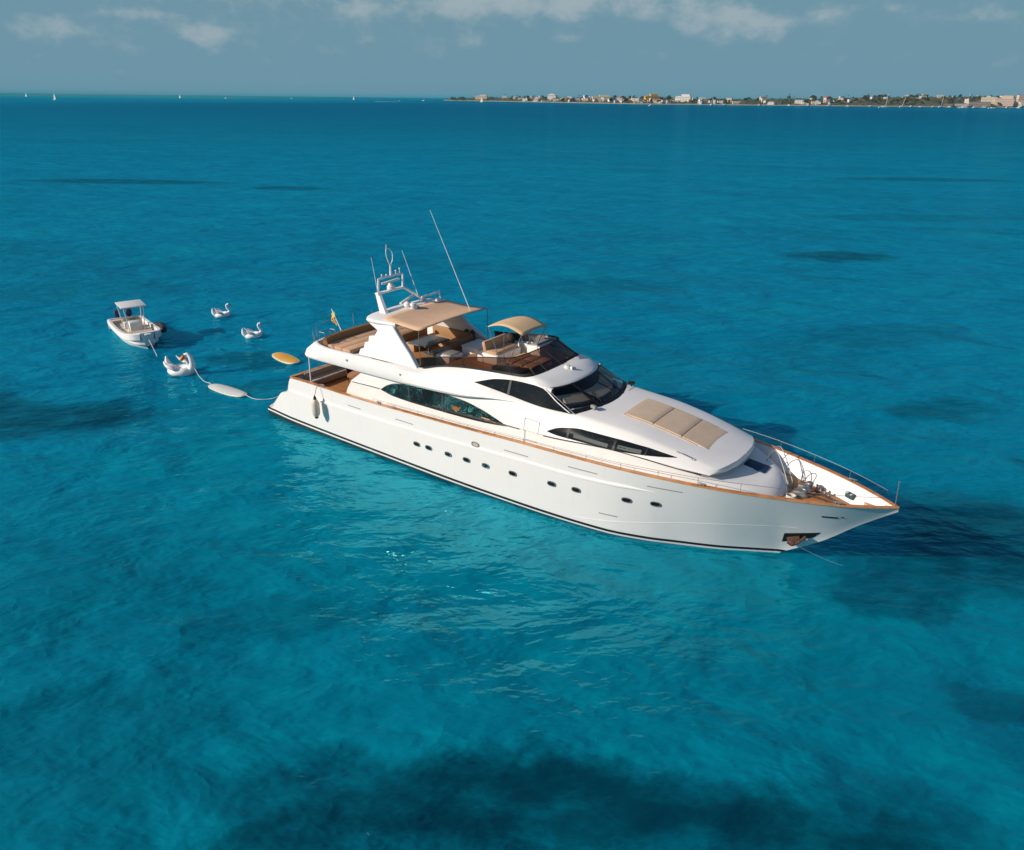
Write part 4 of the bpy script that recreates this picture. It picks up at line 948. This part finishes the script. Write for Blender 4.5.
mb = MB(); mb.box((-1.25, 0, 1.2), (.12, 1.1, .35), bev=.05); obj('backrest', mb, 'beige_upholstery', hs2)
mb = MB(); mb.box((-3.4, 0, .62), (.6, 2.0, .45), bev=.07); obj('aft_bench', mb, 'beige_upholstery', tn)
mb = MB(); mb.prism([(1.6, -.85, .58), (3.3, -.55, .58), (3.3, .55, .58), (1.6, .85, .58)], (0, 0, .32)); obj('bow_cushion', mb, 'beige_upholstery', tn)
mb = MB(); mb.box((-.1, 0, 2.6), (2.15, 1.75, .09), Matrix.Rotation(R(2), 3, 'Y'), .04); ttp = obj('t_top', mb, 'white_plastic', tn)
for sx, sy in ((.75, -.5), (.75, .5), (-.9, -.6), (-.9, .6)):
    mb = MB(); mb.tube([(sx, sy, .5), (sx - .05, sy * 1.35, 2.57)], .035, 7); obj('top_post', mb, 'white_metal', ttp)
for y in (-.42, .42):
    mb = MB(); mb.box((-4.35, y, 1.15), (.5, .42, .55), Matrix.Rotation(R(8), 3, 'Y'), .12); en = obj('outboard_engine', mb, 'navy_cover', tn)
    mb = MB(); mb.box((-4.35, y, .4), (.22, .18, 1.1), bev=.05); obj('engine_leg', mb, 'black_trim', en)
bf = tag(obj('boat_fender', MB().tube(spline([Vector((x, thb(min(x, 4.0)) + .22 - .05 * max(0, x - 3.2), tz(x) + .12 - .12 * abs(x - 1.6))) for x in np.linspace(-.6, 3.4, 9)], 3), [.1] + [.22] * 23 + [.12], 12), 'black_rubber'), 'thick black curved fender hung along the bow of the small motor boat', 'fender')
tnM = Matrix.LocRotScale(tn.location, tn.rotation_euler, tn.scale); bf.matrix_world = tnM

# ================================================================== INFLATABLE SWANS, BOARDS, LINES
def swan(label, loc, rz, sc, big=False):
    t = thing('inflatable_swan', label, 'pool float', loc, rz, 'inflatable swans floating astern')
    mb = MB(); rows = []
    n = 28
    for i in range(n):
        a = 2 * math.pi * i / n; r = .30 if math.cos(a) < .6 else .33
        c = Vector((.62 * math.cos(a), .48 * math.sin(a), .2)); out_ = Vector((math.cos(a), math.sin(a), 0))
        rows.append([c + (out_ * math.cos(q) * r + Vector((0, 0, 1)) * math.sin(q) * r * .95) for q in np.linspace(0, 2 * math.pi, 13)[:-1]])
    rows.append(rows[0]); mb.quadgrid(rows, close=True)
    mb.ball((0, 0, .12), (.6, .45, .12), 16)
    obj('body', mb, 'inflatable_white', t, 60)
    mb = MB(); mb.tube(spline([(-.62, 0, .25), (-.92, 0, .5), (-1.0, 0, .85), (-1.02, 0, 1.12)], 5), [.30, .30, .29, .28, .26, .24, .22, .2, .18, .16, .14, .11, .09, .07, .05, .02], 12); obj('tail', mb, 'inflatable_white', t, 60)
    for sg in (-1, 1):
        mb = MB(); mb.tube(spline([(.2, sg * .62, .35), (-.15, sg * .74, .58), (-.5, sg * .74, .72), (-.75, sg * .66, .98)], 5), [k * (.7 if big else .8) for k in (.08, .13, .16, .19, .2, .2, .2, .2, .19, .18, .16, .14, .11, .08, .05, .02)], 10); obj('wing', mb, 'inflatable_pastel', t, 60)
    if big: nk = [(.78, 0, .3), (.95, 0, .65), (.93, 0, 1.0), (.84, 0, 1.25), (.68, 0, 1.38), (.56, -.04, 1.32)]
    else: nk = [(.70, 0, .3), (.92, 0, .62), (.72, 0, .95), (.62, 0, 1.25), (.74, 0, 1.45), (.86, 0, 1.42)]
    mb = MB(); pn = spline(nk, 5); mb.tube(pn, [(.26 - .13 * min(1, i / 16)) * (1 if big else .72) for i in range(len(pn))], 12)
    hd = Vector(nk[-1]); d = (Vector(nk[-1]) - Vector(nk[-2])).normalized()
    if big: d = Vector((-.35, -.75, -.55)).normalized()
    mb.ball(hd, (.17, .15, .15), 14); obj('neck', mb, 'inflatable_white', t, 60)
    mb = MB(); mb.tube([hd + d * .08, hd + d * .2, hd + d * .42, hd + d * (.5 if big else .4)], [.13 if big else .07, .15 if big else .08, .12 if big else .05, .03], 12); obj('beak', mb, 'beak_orange', t, 60)
    mb = MB()
    for sg in (-1, 1): mb.ball(hd + d * .04 + d.cross(Vector((0, 0, 1))).normalized() * sg * .13 + Vector((0, 0, .05)), .035, 8)
    mb.ball(hd + d * .12 + Vector((0, 0, .1)), (.1, .1, .06) if big else (.06, .06, .04), 10)
    obj('eye', mb, 'black_trim', t, 60)
    t.scale = (sc, sc, sc); return t
swan('large white inflatable swan with an orange beak, tied to the white paddleboard', (-20.75, 44.75, 0), R(-14), .92, True)
swan('small white inflatable swan floating farther out, nearest the motor boat', (-22.95, 58.1, 0), R(25), .64)
swan('small white inflatable swan floating between the other swan and the yellow board', (-18.75, 52.6, 0), R(28), .66)
def board(name, label, loc, rz, L, W, top, rim):
    t = thing(name, label, 'paddleboard', loc, rz); t.scale = (1, 1, .65)
    def outl(k, z, ins=0):
        pts = []
        for i in range(40):
            a = 2 * math.pi * i / 40; x = math.cos(a); y = math.sin(a)
            pts.append(Vector(((L / 2 - ins) * math.copysign(abs(x)**.9, x) * k, (W / 2 - ins) * math.copysign(abs(y)**.75, y) * k, z + .10 * max(0, x)**3)))
        return pts
    mb = MB(); rr = [outl(.9, -.04), outl(.99, .0), outl(1, .06), outl(.99, .11), outl(.96, .125)]; mb.quadgrid(rr, close=True); mb.fan(rr[0], True); mb.fan(rr[-1]); obj('board', mb, rim, t, 50)
    mb = MB(); r2 = [outl(.96, .127, .08), outl(.95, .14, .1)]; mb.quadgrid(r2, close=True); mb.fan(r2[-1]); obj('deck_pad', mb, top, t, 50)
    return t
a, b_ = Vector((-18.15, 42.6, 0)), Vector((-15.4, 40.7, 0)); d = b_ - a
wbd = board('paddleboard', 'long white paddleboard floating on a line behind the yacht stern', (a + b_) / 2, math.atan2(d.y, d.x), d.length, .95, 'board_white', 'board_edge')
mb = MB(); mb.box((1.2, .1, .16), (.22, .12, .04), bev=.015); mb.box((.95, -.12, .155), (.18, .1, .03), bev=.01); obj('board_strap', mb, 'black_trim', wbd)
a, b_ = Vector((-16.05, 48.8, 0)), Vector((-14.0, 46.6, 0)); d = b_ - a
board('paddleboard', 'yellow paddleboard with white rim drifting beside the yacht stern', (a + b_) / 2, math.atan2(d.y, d.x), d.length, 1.15, 'board_yellow', 'board_rim')
def rope(label, pts, r=.022):
    mb = MB(); mb.tube(spline(pts, 8), r, 6); return tag(obj('tow_line', mb, 'rope_white', None, 60), label, 'rope')
bowp = tnM @ Vector((4.3, 0, .9))
rope('slack mooring line dropping from the small motor boat bow into the water', [bowp, bowp + Vector((.5, -.6, -.45)), bowp + Vector((.95, -1.2, -.78)), bowp + Vector((1.4, -1.9, -.95))])
rope('pale tow line between the large swan and the white paddleboard', [(-19.85, 44.6, .5), (-19.3, 43.8, .22), (-18.7, 43.1, .08), (-18.1, 42.6, .12)])
sp = yw(1.9, -3.0, 1.82)
rope('pale tow line running from the white paddleboard up to the yacht stern', [(-15.4, 40.7, .14), (-14.6, 40.25, .06), (-13.6, 40.35, .12), (-12.6, 40.7, .6), (sp.x, sp.y, sp.z)])
bm_ = yw(27.9, -.75, .95)
rope('thin anchor line dropping from the yacht bow into the water', [bm_, bm_.lerp(yw(29.3, .6, -.05), .5) - Vector((0, 0, .05)), yw(29.3, .6, -.05)], .008)

# ================================================================== FAR SHORE
# world point on the line of sight of picture column u at forward distance y (used only to read positions off the photograph)
def at(u, y): return (u - 512) / 756.4 * y * 0.918 + 0.0105 * 0, y
def land_material():
    m, t, out = material('shore_land')
    p = t.new('ShaderNodeBsdfPrincipled'); co = t.new('ShaderNodeTexCoord').outputs['Object']
    s = t.new('ShaderNodeSeparateXYZ'); t.l.new(co, s.inputs[0])
    n = t.noise(co, .02, 5, .65)
    sand = t.mix(n, (.32, .27, .20, 1), (.42, .38, .30, 1)); veg = t.mix(n, (.07, .068, .032, 1), (.16, .13, .07, 1))
    t.put(p.inputs['Base Color'], t.mix(t.smooth(t.m('ADD', s.outputs[2], t.m('MULTIPLY', n, 5.0)), 4.0, 7.5), sand, veg)); p.inputs['Roughness'].default_value = .9
    t.l.new(p.outputs[0], out.inputs[0])
land_material()
sd_ = lin([440, 470, 520, 580, 640, 740, 840, 940, 1024, 1300], [5100, 4700, 4200, 3600, 3250, 3250, 3350, 3500, 3700, 4200])    # shore distance by column
rid = lin([435, 450, 480, 520, 600, 640, 740, 820, 870, 940, 1024, 1300], [1, 9, 17, 20, 20, 18, 20, 27, 34, 40, 43, 42])     # ridge height by column
us = list(np.linspace(440, 1300, 130)); mb = MB(); rows = []
for u in us:
    r = []
    for back, hf in ((-12, -.03), (0, .03), (12, .10), (60, .18), (150, .5), (300, .9), (450, 1.0), (900, .6), (1800, .2)):
        x, y = at(u, sd_(u) + back * (1 + .15 * math.sin(u * .21)))
        r.append(Vector((x, y, rid(u) * hf * (1 + .18 * math.sin(u * .37 + back)) if back > 0 else (-1.0 if back < 0 else .25))))
    rows.append(r)
mb.quadgrid(rows); tag(obj('shore_land', mb, 'shore_land', smooth=60), 'low tree covered far shore with pale beach strip', kind='structure')
mb = MB()
mb.quadgrid([[Vector((x, 16500 + 600 * math.sin(x * .0004), h * k)) for k, h in ((0, -5), (.5, hgt), (1, hgt))] for x, hgt in [(-14500, 13), (-13000, 17), (-11500, 15), (-10000, 16), (-8600, 13), (-7000, 11), (-5200, 8), (-3600, 5), (-2600, 1)]])
pbr('far_coast', (.08, .13, .15), .9); tag(obj('far_coast', mb, 'far_coast', smooth=60), 'thin hazy strip of land on the left horizon', kind='structure')  # bluish base colour puts distance haze into the strip of land
def land_z(u, back):
    hf = np.interp(back, [-12, 0, 12, 60, 150, 300, 450, 900], [-.03, .03, .10, .18, .5, .9, 1.0, .6]); return rid(u) * hf
for nm, c in [('wall_white', (.66, .65, .62)), ('wall_cream', (.62, .54, .42)), ('wall_orange', (.62, .34, .08)), ('wall_pink', (.60, .46, .38)), ('wall_grey', (.42, .42, .41)), ('roof_terracotta', (.30, .13, .07)), ('window_dark', (.05, .06, .07)), ('palapa', (.22, .17, .11))]: pbr(nm, c, .85, var=.06, vscale=.3)
def building(name, label, u, back, wd, dp, h, mat, storeys=2, roof=None, group=None, cat='building', steps=1):
    wd, dp, h = wd * 1.25, dp * 1.25, h * 1.3
    x, y = at(u, sd_(u) + back); z = land_z(u, back) - 1.5
    rz = rnd.uniform(-.5, .5)
    t = thing(name, label, cat, (x, y, z), rz, group)
    mb = MB(); mb.box((0, 0, (h + 1.5) / 2), (wd, dp, h + 1.5))
    if steps > 1:
        mb.box((wd * .15, 0, h + 1.5 + h * .22), (wd * .55, dp * .7, h * .45)); mb.box((-wd * .28, 0, h + 1.5 + .9), (wd * .2, dp * .4, 1.8))
    obj('wall', mb, mat, t, None)
    mb = MB()
    if roof: mb.prism([(-wd * .54, -dp * .56, h + 1.5), (wd * .54, -dp * .56, h + 1.5), (wd * .0, -dp * .56, h + 1.5 + wd * .18)], (0, dp * 1.12, 0)); obj('roof', mb, roof, t, None)
    else:
        for sx, sy, lx, ly in ((0, -dp / 2, wd, .4), (0, dp / 2, wd, .4), (-wd / 2, 0, .4, dp), (wd / 2, 0, .4, dp)): mb.box((sx, sy, h + 1.5 + .35), (lx + .1, ly + .1, .7))
        obj('parapet', mb, mat, t, None)
    nw = max(2, int(wd / 6))
    mb = MB(); mb.box((0, 0, 0), (wd / nw * .42, .2, h / storeys * .42)); w0 = None
    for s in range(storeys):
        for k in range(nw):
            if w0 is None: w0 = wn_ = obj('window', mb, 'window_dark', t, None)
            else: wn_ = w0.copy(); COL.objects.link(wn_)
            wn_.location = (-wd / 2 + (k + .5) * wd / nw, -dp / 2 - .02, 1.5 + (s + .55) * h / storeys)
    return t
building('hotel_building', 'long white hotel block near the left tip of the far shore', 478, 190, 58, 20, 13, 'wall_cream', 4, steps=2)
building('church_building', 'tall pale gabled building rising above the far village', 549, 160, 34, 22, 17, 'wall_white', 4, 'wall_white')
building('orange_building', 'bright orange building on the far shore', 648, 170, 46, 20, 15, 'wall_orange', 3, steps=2)
building('resort_building', 'pink terraced resort on the far shore at the right edge', 1000, 60, 60, 26, 22, 'wall_pink', 4, steps=2)
building('resort_wing', 'long low pink resort wing with arches beside the terraced resort', 975, 40, 80, 18, 12, 'wall_pink', 2)
building('resort_annex', 'pale stepped annex right of the pink terraced resort', 1022, 45, 40, 18, 13, 'wall_cream', 3, steps=2)
building('white_apartments', 'wide white apartment row right of the orange building', 680, 170, 50, 18, 15, 'wall_white', 3, steps=2)
building('cream_apartments', 'cream apartment row on the far shore, left of the orange building', 598, 150, 64, 18, 13, 'wall_cream', 3, steps=2)
building('beach_house', 'isolated white beach house above the sand strip', 768, 40, 20, 12, 8, 'wall_white', 2, 'palapa')
for uu, bk, wd, hh, mt, lb_ in [(958, 30, 44, 6, 'wall_white', 'low white beach pavilion left of the pink resort'), (985, 120, 50, 19, 'wall_cream', 'cream block rising behind the pink resort wing'), (1012, 25, 40, 8, 'wall_white', 'long white terrace building on the beach at the right edge'), (1018, 150, 36, 24, 'wall_pink', 'tall pink block behind the stepped annex'), (966, 110, 30, 14, 'wall_pink', 'small pink block at the left end of the resort'), (945, 25, 26, 6, 'palapa', 'thatched beach hut left of the resort')]:
    building('resort_block', lb_, uu, bk, wd, 18, hh, mt, 2 if hh < 12 else 4)
building('grey_villa', 'grey flat villa on the hill crest right of the sailing catamaran', 936, 400, 24, 14, 8, 'wall_white', 2)
cols = ['wall_white', 'wall_white', 'wall_white', 'wall_cream', 'wall_cream', 'wall_pink', 'wall_grey']
lab = {'wall_white': 'white', 'wall_cream': 'cream', 'wall_pink': 'pinkish', 'wall_grey': 'grey'}
for k in range(125):
    u = rnd.choice([rnd.uniform(520, 720), rnd.uniform(500, 850), rnd.uniform(560, 1040)])
    c = rnd.choice(cols); red = rnd.random() < .18; st_ = rnd.choice([1, 2, 2, 3])
    bk = rnd.uniform(40, 300) if u < 860 else rnd.uniform(280, 460)
    building('village_house', '%s %s house with %s roof on the far shore' % ({1: 'low', 2: 'two-storey', 3: 'tall'}[st_], lab[c], 'a red tiled' if red else 'a flat'), u, bk, rnd.uniform(9, 26), rnd.uniform(8, 13), 3.4 * st_ + rnd.uniform(0, 1.5), c, st_, 'roof_terracotta' if red else None, 'houses of the far shore village', 'house')
# trees
def leaf_material(name, a, b_):
    m, t, out = material(name); p = t.new('ShaderNodeBsdfPrincipled'); co = t.new('ShaderNodeTexCoord').outputs['Object']
    t.put(p.inputs['Base Color'], t.mix(t.smooth(t.noise(co, .35, 4, .6), .35, .65), (*a, 1), (*b_, 1))); p.inputs['Roughness'].default_value = .8; t.l.new(p.outputs[0], out.inputs[0])
leaf_material('foliage', (.035, .052, .020), (.085, .095, .040)); leaf_material('palm_leaf', (.04, .055, .02), (.09, .10, .04)); pbr('bark', (.14, .11, .08), .9)
def clump(mb, c, r, n, g):
    for _ in range(n):
        d = Vector((g.gauss(0, 1), g.gauss(0, 1), g.gauss(0, 1))).normalized() * r * g.uniform(.5, 1.0); d.z *= .75
        p = Vector(c) + d; q = Vector((g.gauss(0, 1), g.gauss(0, 1), g.gauss(0, 1))).normalized(); e = q.orthogonal().normalized(); f = q.cross(e); s = r * g.uniform(.18, .34)
        b = len(mb.v); mb.v += [tuple(p + e * s), tuple(p + f * s), tuple(p - e * s), tuple(p - f * s)]; mb.f.append((b, b + 1, b + 2, b + 3))
trees = []
for kk in range(4):
    g = random.Random(kk + 3); t = thing('broadleaf_tree', 'dark green broadleaf tree among the far shore scrub', 'tree', group='trees along the far shore')
    mb = MB()
    for _ in range(7): clump(mb, (g.uniform(-3, 3), g.uniform(-3, 3), g.uniform(4, 7.5)), g.uniform(1.5, 2.6), 60, g)
    obj('crown', mb, 'foliage', t, None, fixn=False); mb = MB(); mb.tube([(0, 0, 0), (.2, 0, 3), (.1, .2, 5.5)], [.35, .25, .12], 6); obj('trunk', mb, 'bark', t); trees.append(t)
palms = []
for kk in range(3):
    g = random.Random(kk + 30); t = thing('palm_tree', 'tall palm standing above the far shore scrub', 'palm tree', group='palms along the far shore')
    H_ = 9 + kk * 1.5; mb = MB(); mb.tube(spline([(0, 0, 0), (.3, 0, H_ * .5), (.9, .2, H_)], 5), .22, 6); obj('trunk', mb, 'bark', t)
    mb = MB()
    for i in range(16):
        a = 2 * math.pi * i / 16 + g.uniform(-.2, .2); L_ = g.uniform(2.6, 3.6); up_ = g.uniform(.2, 1.3); c = Vector((.9, .2, H_)); dr = Vector((math.cos(a), math.sin(a), 0)); sd2 = Vector((-dr.y, dr.x, 0))
        mb.quadgrid([[c + dr * L_ * s + Vector((0, 0, up_ * s * 2 - 2.6 * s * s)) + sd2 * w_ * (.35 - .3 * abs(s - .4)) + Vector((0, 0, -abs(w_) * .25)) for w_ in (-1, 0, 1)] for s in (0, .25, .5, .75, 1)])
    obj('crown', mb, 'palm_leaf', t, None, fixn=False); palms.append(t)
def plant(proto, k, u, back, sc):
    t = proto if k == 0 else copy_tree(proto)
    x, y = at(u, sd_(u) + back); t.location = (x, y, land_z(u, back) - .6); t.scale = (sc, sc, sc * rnd.uniform(.85, 1.2)); t.rotation_euler = (0, 0, rnd.uniform(0, 6.28)); return t
cnt = [0] * 4
for k in range(190):
    i = k % 4; u = rnd.uniform(448, 1045) if k % 3 else rnd.uniform(800, 1000); bk = rnd.uniform(30, 440); plant(trees[i], cnt[i], u, bk, rnd.uniform(1.0, 2.1)); cnt[i] += 1
cnt = [0] * 3
for k in range(34):
    i = k % 3; u = rnd.uniform(760, 1040) if k % 4 else rnd.uniform(470, 700); bk = rnd.uniform(60, 430); plant(palms[i], cnt[i], u, bk, rnd.uniform(1.4, 2.0)); cnt[i] += 1
mb = MB(); g = random.Random(99)
for _ in range(2600):
    u = g.uniform(446, 1100); bk = g.uniform(25, 470); x, y = at(u, sd_(u) + bk); clump(mb, (x, y, land_z(u, bk) + g.uniform(0, 2.5)), g.uniform(2.5, 7.0), 16, g)
tag(obj('shore_scrub', mb, 'foliage', None, None, fixn=False), 'dense scrub covering the far shore', kind='stuff')

# ================================================================== FAR BOATS
def sailboat(label, u, v_off, L=13.0, sail=False, mast_h=16.0, tilt=0.0, cat=False, rz=0.3, group='sailing boats off the far shore'):
    y = 14350 / v_off; x = at(u, y)[0]
    t = thing('sailing_boat', label, 'sailboat', (x, y, 0), rz, group); t.scale = (1.7 if u > 520 else 1.0, 1.7, 1.7 if not u < 520 else .95)
    mb = MB()
    for oy in ((-2.6, 2.6) if cat else (0,)):
        rows = []
        for s in np.linspace(-.5, .5, 11):
            w_ = (1.0 if cat else 1.9) * (1 - max(0, s * 2)**2.2) * (1 if s > -.3 else .85); rows.append([Vector((s * L, oy, -.4)), Vector((s * L, oy - w_ * .8, .1)), Vector((s * L, oy - w_, 1.3)), Vector((s * L, oy + w_, 1.3)), Vector((s * L, oy + w_ * .8, .1))])
        mb.quadgrid(rows, close=True); mb.fan(rows[0]); mb.fan(rows[-1])
    if cat: mb.box((-.5, 0, 1.35), (L * .6, 5.4, .5), bev=.1)
    obj('hull', mb, 'gelcoat', t); mb = MB(); mb.box((-.3, 0, 1.9 if not cat else 2.2), (L * .42, 2.0 if not cat else 4.2, 1.2), bev=.3); obj('cabin', mb, 'white_plastic', t)
    mb = MB(); mb.tube([(L * .08, 0, 1.2), (L * .08 + tilt, 0, mast_h)], .26, 6); mb.tube([(L * .08, 0, 2.8), (-L * .35, 0, 2.8)], .14, 6); obj('mast', mb, 'white_metal', t)
    if sail:
        mb = MB(); mb.prism([(L * .06, .1, 3), (-L * .34, .1, 3), (L * .07, .1, mast_h * .96)], (0, .08, 0)); mb.prism([(L * .10, .1, mast_h * .85), (L * .46, .1, 1.6), (L * .14, .3, 2)], (0, .08, 0)); obj('sail', mb, 'sail_white', t)
    else:
        mb = MB(); mb.tube([(L * .05, 0, 3.05), (-L * .33, 0, 3.05)], .25, 6); obj('furled_sail', mb, 'yellow_canvas' if cat else 'sail_white', t)
    return t
def launch(label, u, v_off, L=9.0, rz=0.2, wake=False):
    y = 14350 / v_off; x = at(u, y)[0]; t = thing('motor_launch', label, 'motorboat', (x, y, 0), rz, 'motor boats off the far shore'); t.scale = (1.7, 1.7, 1.8)
    mb = MB(); rows = []
    for s in np.linspace(-.5, .5, 11):
        w_ = 1.5 * (1 - max(0, s * 2)**2.5); rows.append([Vector((s * L, 0, -.4)), Vector((s * L, -w_ * .8, .1)), Vector((s * L, -w_, 1.2 + .4 * s)), Vector((s * L, w_, 1.2 + .4 * s)), Vector((s * L, w_ * .8, .1))])
    mb.quadgrid(rows, close=True); mb.fan(rows[0]); mb.fan(rows[-1]); obj('hull', mb, 'gelcoat', t)
    mb = MB(); mb.prism([(-L * .25, -1, 1.2), (L * .2, -1, 1.2), (L * .08, -1, 2.5), (-L * .25, -1, 2.6)], (0, 2, 0)); obj('cabin', mb, 'white_plastic', t)
    return t
sailboat('white yacht with bare mast anchored off the wooded shore', 882, 5.3, 24, mast_h=24, tilt=1.5, rz=.1)
sailboat('dark low sloop with a tall mast right of the white yacht', 899, 4.7, 10, mast_h=24, tilt=6, rz=.15)
sailboat('bare-masted sloop moored close to the shore before the hill', 938, 4.3, 11, mast_h=25, tilt=2, rz=.2)
sailboat('large white catamaran with yellow sail cover anchored off the pink resort', 962, 4.9, 25, mast_h=28, tilt=4, cat=True, rz=.12)
sailboat('white sloop under full sail off the middle of the village', 709, 4.6, 9, True, 17, rz=.5)
launch('broad white launch anchored in front of the pink resort', 991, 5.2, 20, .1)
launch('white launch moored between catamaran and resort launch', 972, 4.7, 9, .1)
launch('white launch off the orange building', 648, 6.0, 8, .3)
for u_, v_, L_ in [(722, 4.55, 9), (757, 4.5, 8), (786, 4.4, 9), (806, 4.35, 8), (826, 4.3, 10), (845, 4.5, 8), (868, 4.4, 10), (909, 4.25, 11), (918, 4.5, 8), (931, 4.3, 9), (947, 4.4, 10), (982, 4.3, 12), (1005, 4.2, 10), (1016, 4.4, 9)]:
    launch('small white boat moored close in along the right hand shore', u_, v_, L_, rnd.uniform(-.5, .5))
sp_ = launch('speeding white launch trailing foam near the left tip of the shore', 396, 4.6, 9, .15)
mb = MB(); y_ = 14350 / 4.6; x_ = at(396, y_)[0]
mb.prism([(x_ - 8, y_ - 2.5, .03), (x_ - 8, y_ + 2.5, .03), (x_ - 50, y_ + 3.2, .03), (x_ - 95, y_ + 1, .03), (x_ - 50, y_ - 3.6, .03)], (0, 0, .35)); tag(obj('boat_wake', mb, 'foam_white', None, None), 'white foam trail behind the speeding launch', kind='stuff')
for u, vo, L, sail, lb in [(22, 3.2, 16, True, 'white sloop at the far left of the horizon'), (50, 6.3, 12, True, 'nearer white sloop with dark hull left of centre on open water'), (176, 3.1, 15, True, 'lone white sloop on the open horizon'), (222, 3.0, 20, False, 'white yacht without sails on the left horizon'), (350, 2.9, 14, True, 'white sloop left of the speeding launch'), (420, 3.3, 18, False, 'white yacht just off the left tip of the shore'), (478, 4.0, 16, True, 'white sloop under sail before the hotel block'), (288, 2.6, 18, False, 'faint white yacht in the middle of the open horizon')]:
    sailboat(lb, u, vo, L, sail, 24 if sail else 18, rz=-.6)

# ================================================================== HAZE
m, t, out = material('haze')
pv = t.new('ShaderNodeVolumePrincipled'); pv.inputs['Color'].default_value = (0.15, 0.58, 0.76, 1); pv.inputs['Density'].default_value = 2.0e-5; pv.inputs['Anisotropy'].default_value = 0.0
t.l.new(pv.outputs[0], out.inputs['Volume'])
mb = MB(); mb.box((0, 44800, 59), (120400, 90700, 122)); tag(obj('haze', mb, 'haze', None, None), 'thin sea haze over the water out to the horizon', kind='stuff')
